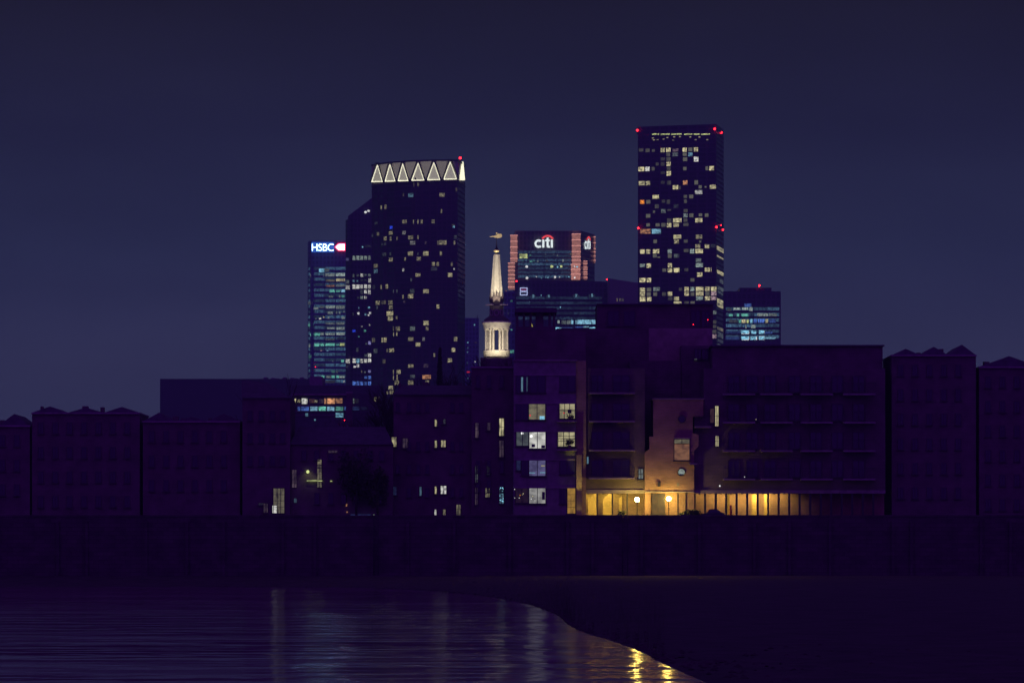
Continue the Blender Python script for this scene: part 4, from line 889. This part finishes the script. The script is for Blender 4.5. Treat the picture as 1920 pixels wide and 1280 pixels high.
tc_ = thing('warehouse_building', (X(812, D), D, GZ), 'long dark brick warehouse with slate roof and small scattered lit windows', 'warehouse')
MB().box(X(738, D + 1), X(883.8, D + 1), D + 1, D + 13, GZ, Z(738, D + 1)).build('wall', M['dbrick'], tc_)
MB().add([P(735, 740, D + .6), P(755, 722.5, D + 5), P(884, 722, D + 5), P(884, 740, D + .6), P(735, 740, D + 13), P(755, 722.5, D + 9), P(884, 722, D + 9), P(884, 740, D + 13)],
         [(3, 2, 1, 0), (2, 6, 5, 1), (4, 5, 6, 7), (0, 1, 5, 4), (2, 3, 7, 6), (0, 4, 7, 3)]).build('roof', M['slate'], tc_)
for a, c, y in ((747, 752, 718), (793, 803, 716), (861, 866, 717)): MB().box(X(a, D + 6), X(c, D + 6), D + 6, D + 7.2, Z(738, D + 6), Z(y, D + 6)).build('chimney', M['dbrick'], tc_)
D = 507.0
for d in ((65, 527, 102, 605, 'y', .8, 2, 1), (155, 537, 197, 615, 'p', .3, 2, 1), (421, 382, 438, 437, 'y', .7, 1, 1), (492, 378, 508, 415, 'g', .3, 1, 1), (421, 555, 438, 612, 'y', .7, 1, 1), (473, 553, 510, 608, 'y', .68, 2, 1),
          (421, 935, 436, 995, 'y', .8, 1, 1), (470, 930, 515, 995, 'w', .85, 2, 1), (418, 1125, 434, 1180, 'w', .8, 1, 1), (489, 1125, 509, 1180, 'y', .55, 1, 1), (600, 1085, 635, 1200, 'y', .48, 2, 3),
          (295, 937, 311, 1010, 'c', .45, 1, 1), (75, 935, 103, 1005, 'b', .28, 2, 1)):
    a, c, d2, e_, co, bb, cc, rr2 = R2b(d)[0]; nwin(tc_, a, c, d2, e_, D, co, bb, cc, rr2, kind='lit', fr=.045)
for y in (752, 825, 868, 912):
    for px in (743, 764, 781, 798, 845, 862): 
        if (y, px) not in ((825, 743), (912, 743), (912, 781)) : nwin(tc_, px, y + 3, px + 6, y + 19, D, None, fr=.04)
# left group
D = 505.0
tl = thing('terrace_building', (X(640, D), D, GZ), 'low dark riverside building with a glowing stair window and wall lamp', 'building')
MB().box(X(545, D), X(737, D), D, D + 10, GZ, Z(832, D)).build('wall', M['dbrick'], tl)
MB().add([P(543, 833, D - .3), P(560, 800, D + 4), P(722, 800, D + 4), P(738, 833, D - .3), P(543, 833, D + 10.3), P(560, 800, D + 6), P(722, 800, D + 6), P(738, 833, D + 10.3)],
         [(3, 2, 1, 0), (2, 6, 5, 1), (4, 5, 6, 7), (0, 1, 5, 4), (2, 3, 7, 6), (0, 4, 7, 3)]).build('roof', M['slate'], tl)
g = lambda a, c, d_, e_: (470 + a / 6.4, 820 + c / 6.4, 470 + d_ / 6.4, 820 + e_ / 6.4)
for d, co, bb, cc, rr2 in (((497, 387, 550, 598), 'p', .38, 2, 4), ((800, 375, 852, 505), 'y', .45, 2, 2), ((800, 530, 852, 598), 'y', .40, 2, 1), ((802, 265, 850, 322), 'y', .50, 1, 1), ((800, 330, 850, 368), 'y', .3, 2, 1)):
    nwin(tl, *g(*d), D, co, bb, cc, rr2, kind='lit', fr=.04, sill=False)
fl = Fac(tl, [(540, D), (740, D)], 1)
fl.put(*g(675, 511, 858, 524), 'Y', .85, 'lit', 'strip_light', out=.3)
fl.put(*g(668, 390, 705, 430), 'Y', 1, 'ball', 'wall_lamp', out=.35)
fl.put(*g(955, 515, 978, 528), 'Y', .8, 'lit', 'wall_light', out=.1); fl.put(*g(1143, 795, 1158, 822), 'o', .9, 'lit', 'wall_light'); fl.put(*g(1150, 885, 1163, 900), 'o', .7, 'lit', 'wall_light')
fl.put(*g(522, 730, 550, 780), 'c', .35, 'lit', 'window'); fl.put(*g(1200, 923, 1440, 930), 'b', .45, 'band', 'strip_light', out=.3); fl.put(*g(1470, 920, 1488, 932), 'g', .7, 'ball', 'wall_lamp')
for a, c in ((935, 965), (970, 1000), (1005, 1038)): fl.put(*g(a, 155, c, 182), 'p', .28, 'lit', 'window')
spot(578, 882, D - .8, P(578, 905, D + .1), 12, 110, (1, .9, .5), .8, .05, 'wall_lamp_glow')
for k, px in enumerate((566, 590, 616, 640, 664, 690, 712)):
    nwin(tl, px, 845, px + 8, 862, D, None, fr=.05)
    if k not in (0,): nwin(tl, px, 924, px + 8, 944, D, None, fr=.05)
th = thing('terrace_building', (X(505, D), D, GZ), 'dark gabled riverside house at the left with a tall arched lit window', 'house')
MB().box(X(455, D), X(544.6, D), D - .5, D + 11, GZ, Z(745, D)).build('wall', M['dbrick'], th)
MB().add([P(453, 746, D - .8), P(453, 712, D + 4.5), P(500, 716, D + 4.5), P(546, 746, D - .8), P(453, 746, D + 11.3), P(453, 712, D + 6), P(500, 716, D + 6), P(546, 746, D + 11.3)],
         [(3, 2, 1, 0), (2, 6, 5, 1), (4, 5, 6, 7), (0, 1, 5, 4), (2, 3, 7, 6), (0, 4, 7, 3)]).build('roof', M['slate'], th)
ow = nwin(th, *g(275, 610, 403, 905), D - .5, 'y', .42, 3, 4, kind='lit', fr=.06)
ob = nwin(th, *g(262, 815, 312, 905), D - .53, 'w', .9, 1, 1, kind='room', fr=.03, sill=False)
nwin(th, *g(158, 790, 205, 900), D - .5, 'p', .32, 3, 1, kind='lit', fr=.05); nwin(th, *g(95, 786, 152, 808), D - .5, 'g', .2, 2, 1, kind='lit', fr=.03)
for y in (770, 812, 855):
    for px in (465, 486, 507, 526): nwin(th, px, y, px + 8, y + 17, D - .5, None, fr=.05)
# beyond the photograph's edges the riverside simply carries on, unlit
for a, c, y, lb, mt in ((268, 450, 792, 'unlit flat roofed riverside warehouse left of the gabled house', 'dbrick'), (60, 262, 776, 'unlit wide riverside block second from the left end', 'dbrick'), (-120, 56, 800, 'unlit riverside block at the far left end', 'dbrick'),
                        (1672, 1830, 668, 'unlit riverside block beyond the arcaded apartments at the right', 'dbrick'), (1836, 2060, 690, 'unlit riverside block at the far right end', 'dbrick')):
    o = block('riverside_building', lb, a, c, y, 505.5, 12, M[mt], 'building', 'unlit buildings along the bank')
    MB().box(X(a - 1, 505.5), X(c + 1, 505.5), 505.2, 518, Z(y, 505.5), Z(y - 3, 505.5)).build('parapet', M['concrete'], o)
    rq = random.Random(int(a)); ng = rq.choice((2, 3, 3)); gw = (c - a) / ng
    for k in range(ng):
        g0 = a + k * gw; g1 = g0 + gw; yy = y - rq.uniform(10, 26)
        MB().flat([(X(g0 + .5, 505.6), Z(y - 3, 505.6)), (X(g1 - .5, 505.6), Z(y - 3, 505.6)), (X((g0 + g1) / 2, 505.6), Z(yy, 505.6))], 505.6, 517).build('gable_roof', M['slate'], o)
    for k in range(5):
        cx0 = rq.uniform(a + 6, c - 14); hh = rq.uniform(6, 16); ww = rq.uniform(4, 11)
        MB().box(X(cx0, 508), X(cx0 + ww, 508), 508 + k * 1.3, 509.1 + k * 1.3, Z(y, 508), Z(y - hh, 508)).build('chimney', M['dbrick'], o)
    px = a + 12
    while px < c - 16:
        for yy in range(int(y) + 16, 940, 46): nwin(o, px, yy, px + 9, yy + 20, 505.5, None, fr=.05)
        px += 27

# ================================================================ street lamps, bushes, small things on the embankment
for k, (px, py, lb) in enumerate(((1194.6, 936, 'sodium street lamp left of the brick tower, glowing yellow'), (1253.8, 934.6, 'sodium street lamp glowing yellow in front of the brick tower'))):
    d = 501.9; p = P(px, py, d)
    sl = thing('street_lamp', (p.x, d, GZ), lb, 'street lamp', 'glowing embankment lamps')
    MB().lathe((p.x, d), [(.09, GZ), (.09, GZ + .5), (.05, GZ + .55), (.04, p.z - .2), (.09, p.z - .17)], 12).build('post', M['metal'], sl)
    MB().ball((p.x, d, p.z), .23, 16).build('globe', M['sodium'], sl)
    MB().lathe((p.x, d), [(.14, p.z + .185), (.06, p.z + .26), (.01, p.z + .3)], 12).build('cap', M['metal'], sl)
def bush(px, py, D_, rx, rz, n_, lb, sd, grp='bushes along the embankment'):
    p = P(px, py, D_); t_ = thing('bush', (p.x, D_, GZ), lb, 'bush', grp)
    leaves((p.x, D_, GZ + rz * .5), rx, rx * .7, rz, n_, .11, sd, -.3).build('foliage', M['leaf'], t_)
    q = MB()
    for k in range(5): q.tube((p.x, D_, GZ - .05), (p.x + random.uniform(-.4, .4) * rx, D_, GZ + rz * .8), .04, .015, 5)
    q.build('stem', M['bark'], t_)
bush(1291, 960, 502.3, 1.25, .85, 2600, 'wide rounded bush at the foot of the brick tower', 11)
bush(1215, 962, 502.2, .35, .5, 500, 'small bush between the two street lamps', 12)
bush(1312, 962, 502.4, .6, .5, 700, 'low bush right of the wide rounded bush', 13)
bush(1166, 962, 502.4, .45, .85, 700, 'upright bush before the yellow arcade', 14)
# parked car seen above the wall
d = 502.4; cx = X(1337, d)
car = thing('parked_car', (cx, d, GZ), 'small dark parked car, only its roof visible over the river wall', 'car')
prof = [(-1.5, .25), (-1.5, .62), (-1.35, .74), (-.85, .82), (-.45, 1.22), (.5, 1.24), (1.0, .9), (1.45, .82), (1.5, .6), (1.5, .25)]
MB().flat([(cx + a * .8, GZ + c) for a, c in prof], d - .35, d + .9).build('body', M['car'], car)
MB().flat([(cx + a * .8, GZ + c) for a, c in ((-.78, .84), (-.42, 1.17), (.47, 1.19), (.9, .9))], d - .37, d - .352).build('side_window', M['glass'], car)
for sx2 in (-.8, .8):
    q = MB(); q.tube((cx + sx2, d - .42, GZ + .28), (cx + sx2, d - .22, GZ + .28), .28, .28, 18); q.build('wheel', M['metal'], car)
bl = thing('bollard', (X(1370, 502), 502, GZ), 'orange marker post standing in front of the right arcade', 'post')
MB().lathe((X(1370, 502), 502), [(.13, GZ), (.13, Z(949, 502)), (.06, Z(947, 502))], 14).build('post', plain('orange_plastic', (.6, .18, .06), .5, bump=0), bl)

# ================================================================ trees
def bare_tree(name, px, D_, top, spread, lb, seed, levels=6, lean=0, base=None, grp='bare trees'):
    rd = random.Random(seed); x = X(px, D_); zb = GZ if base is None else base; h_ = Z(top, D_) - zb
    t_ = thing(name, (x, D_, zb), lb, 'tree', grp)
    trunk = MB(); crown = MB()
    def grow(p, dr, ln, r, lv):
        e_ = p + dr * ln; (trunk if lv == levels else crown).tube(p, e_, r, r * .72, 6 if lv > 3 else 4)
        if lv == 0: return
        nb = 3 if lv > 1 else 4
        for k in range(nb):
            ax = Vector((rd.gauss(0, 1), rd.gauss(0, 1), rd.gauss(0, .3))).normalized()
            nd = (dr + ax * rd.uniform(.35, .75) * spread + Vector((0, 0, .22))).normalized()
            st = p + dr * ln * (1 if k == 0 else rd.uniform(.6, 1))
            grow(st, nd, ln * rd.uniform(.62, .82), r * .62, lv - 1)
    grow(Vector((x, D_, zb - .1)), Vector((lean, 0, 1)).normalized(), h_ * .30, h_ * .018, levels)
    # fit to height
    top_ = max(v.z for v in crown.v); k_ = h_ / (top_ - zb)
    for m_ in (trunk, crown):
        for v in m_.v: v.z = zb + (v.z - zb) * k_; v.x = x + (v.x - x) * min(k_, 1.1)
    trunk.build('trunk', M['bark'], t_); crown.build('crown', M['bark'], t_)
bare_tree('bare_tree', 716, 540, 702, .95, 'tall bare winter tree against the lit tower left of the warehouse', 21, 6, .04)
bare_tree('bare_tree', 688, 545, 760, 1.0, 'lower bare tree in front of the office wing', 22, 5)
bare_tree('bare_tree', 612, 540, 778, 1.0, 'small bare tree below the blue lit office windows', 23, 5)
bare_tree('bare_tree', 735, 530, 735, 1.0, 'bare tree at the left end of the warehouse roof', 24, 5)
bare_tree('bare_tree', 905, 560, 668, 1.0, 'bare tree behind the warehouse, left of the steeple base', 25, 6)
bare_tree('bare_tree', 948, 565, 662, 1.0, 'bare tree behind the warehouse, right of the steeple base', 26, 6)
bare_tree('bare_tree', 927, 558, 664, .9, 'bare tree directly below the floodlit steeple', 27, 6)
bare_tree('bare_tree', 520, 530, 700, .9, 'bare tree behind the gabled house at the left', 28, 5)
# slim poplar before the crowned tower
x = X(825, 600); pz = thing('poplar_tree', (x, 600, GZ), 'slim dark poplar rising in front of the crowned tower', 'tree')
rd = random.Random(3); q = MB(); h_ = Z(652, 600) - GZ
for _ in range(3600):
    t_ = rd.uniform(.25, 1); rr2 = .62 * math.sin(min(1, (1 - t_) * 1.6 + .12) * math.pi / 2) * math.sqrt(rd.random()) + rd.gauss(0, .04); a = rd.uniform(0, 6.28)
    p = Vector((x + rr2 * math.cos(a) - (1 - t_) * .25, 600 + rr2 * math.sin(a), GZ + t_ * h_)); u = Vector((rd.gauss(0, .5), rd.gauss(0, .5), 1)).normalized(); v = u.orthogonal().normalized()
    q.add([p - u * .16, p - v * .05, p + u * .16, p + v * .05], [(0, 1, 2, 3)])
q.build('crown', M['leaf'], pz)
MB().tube((x, 600, GZ - .1), (x, 600, GZ + h_ * .9), .2, .04, 8).build('trunk', M['bark'], pz)
# dark evergreen masses between the buildings at the left
for px, D_, top, rx, sd, lb in ((668, 503.8, 838, 2.4, 32, 'broad dark evergreen right of the stair window'), (708, 503.6, 870, 1.8, 33, 'dark evergreen beside the end of the low terrace')):
    x = X(px, D_); h_ = Z(top, D_) - GZ; t_ = thing('evergreen_tree', (x, D_, GZ), lb, 'tree', 'evergreens along the embankment')
    leaves((x, D_, GZ + h_ * .6), rx * .8, 1.0, h_ * .42, 2000, .15, sd, -.5).build('crown', M['leaf'], t_)
    MB().tube((x, D_, GZ - .05), (x, D_, GZ + h_ * .7), .14, .05, 8).build('trunk', M['bark'], t_)

# ================================================================ night haze
hm = bpy.data.materials.new('haze'); hm.use_nodes = True; n = hm.node_tree.nodes; l = hm.node_tree.links
for x in list(n): n.remove(x)
o_ = n.new('ShaderNodeOutputMaterial'); pv = n.new('ShaderNodeVolumePrincipled'); l.new(pv.outputs[0], o_.inputs['Volume'])
pv.inputs['Density'].default_value = 1.7e-4; pv.inputs['Color'].default_value = (.36, 1, .56, 1)
hz = MB().box(-3200, 3200, -100, 6100, -2.2, 330).build('haze', hm); hz['kind'] = 'stuff'

for o in bpy.data.objects:
    if '_w' in o: del o['_w']
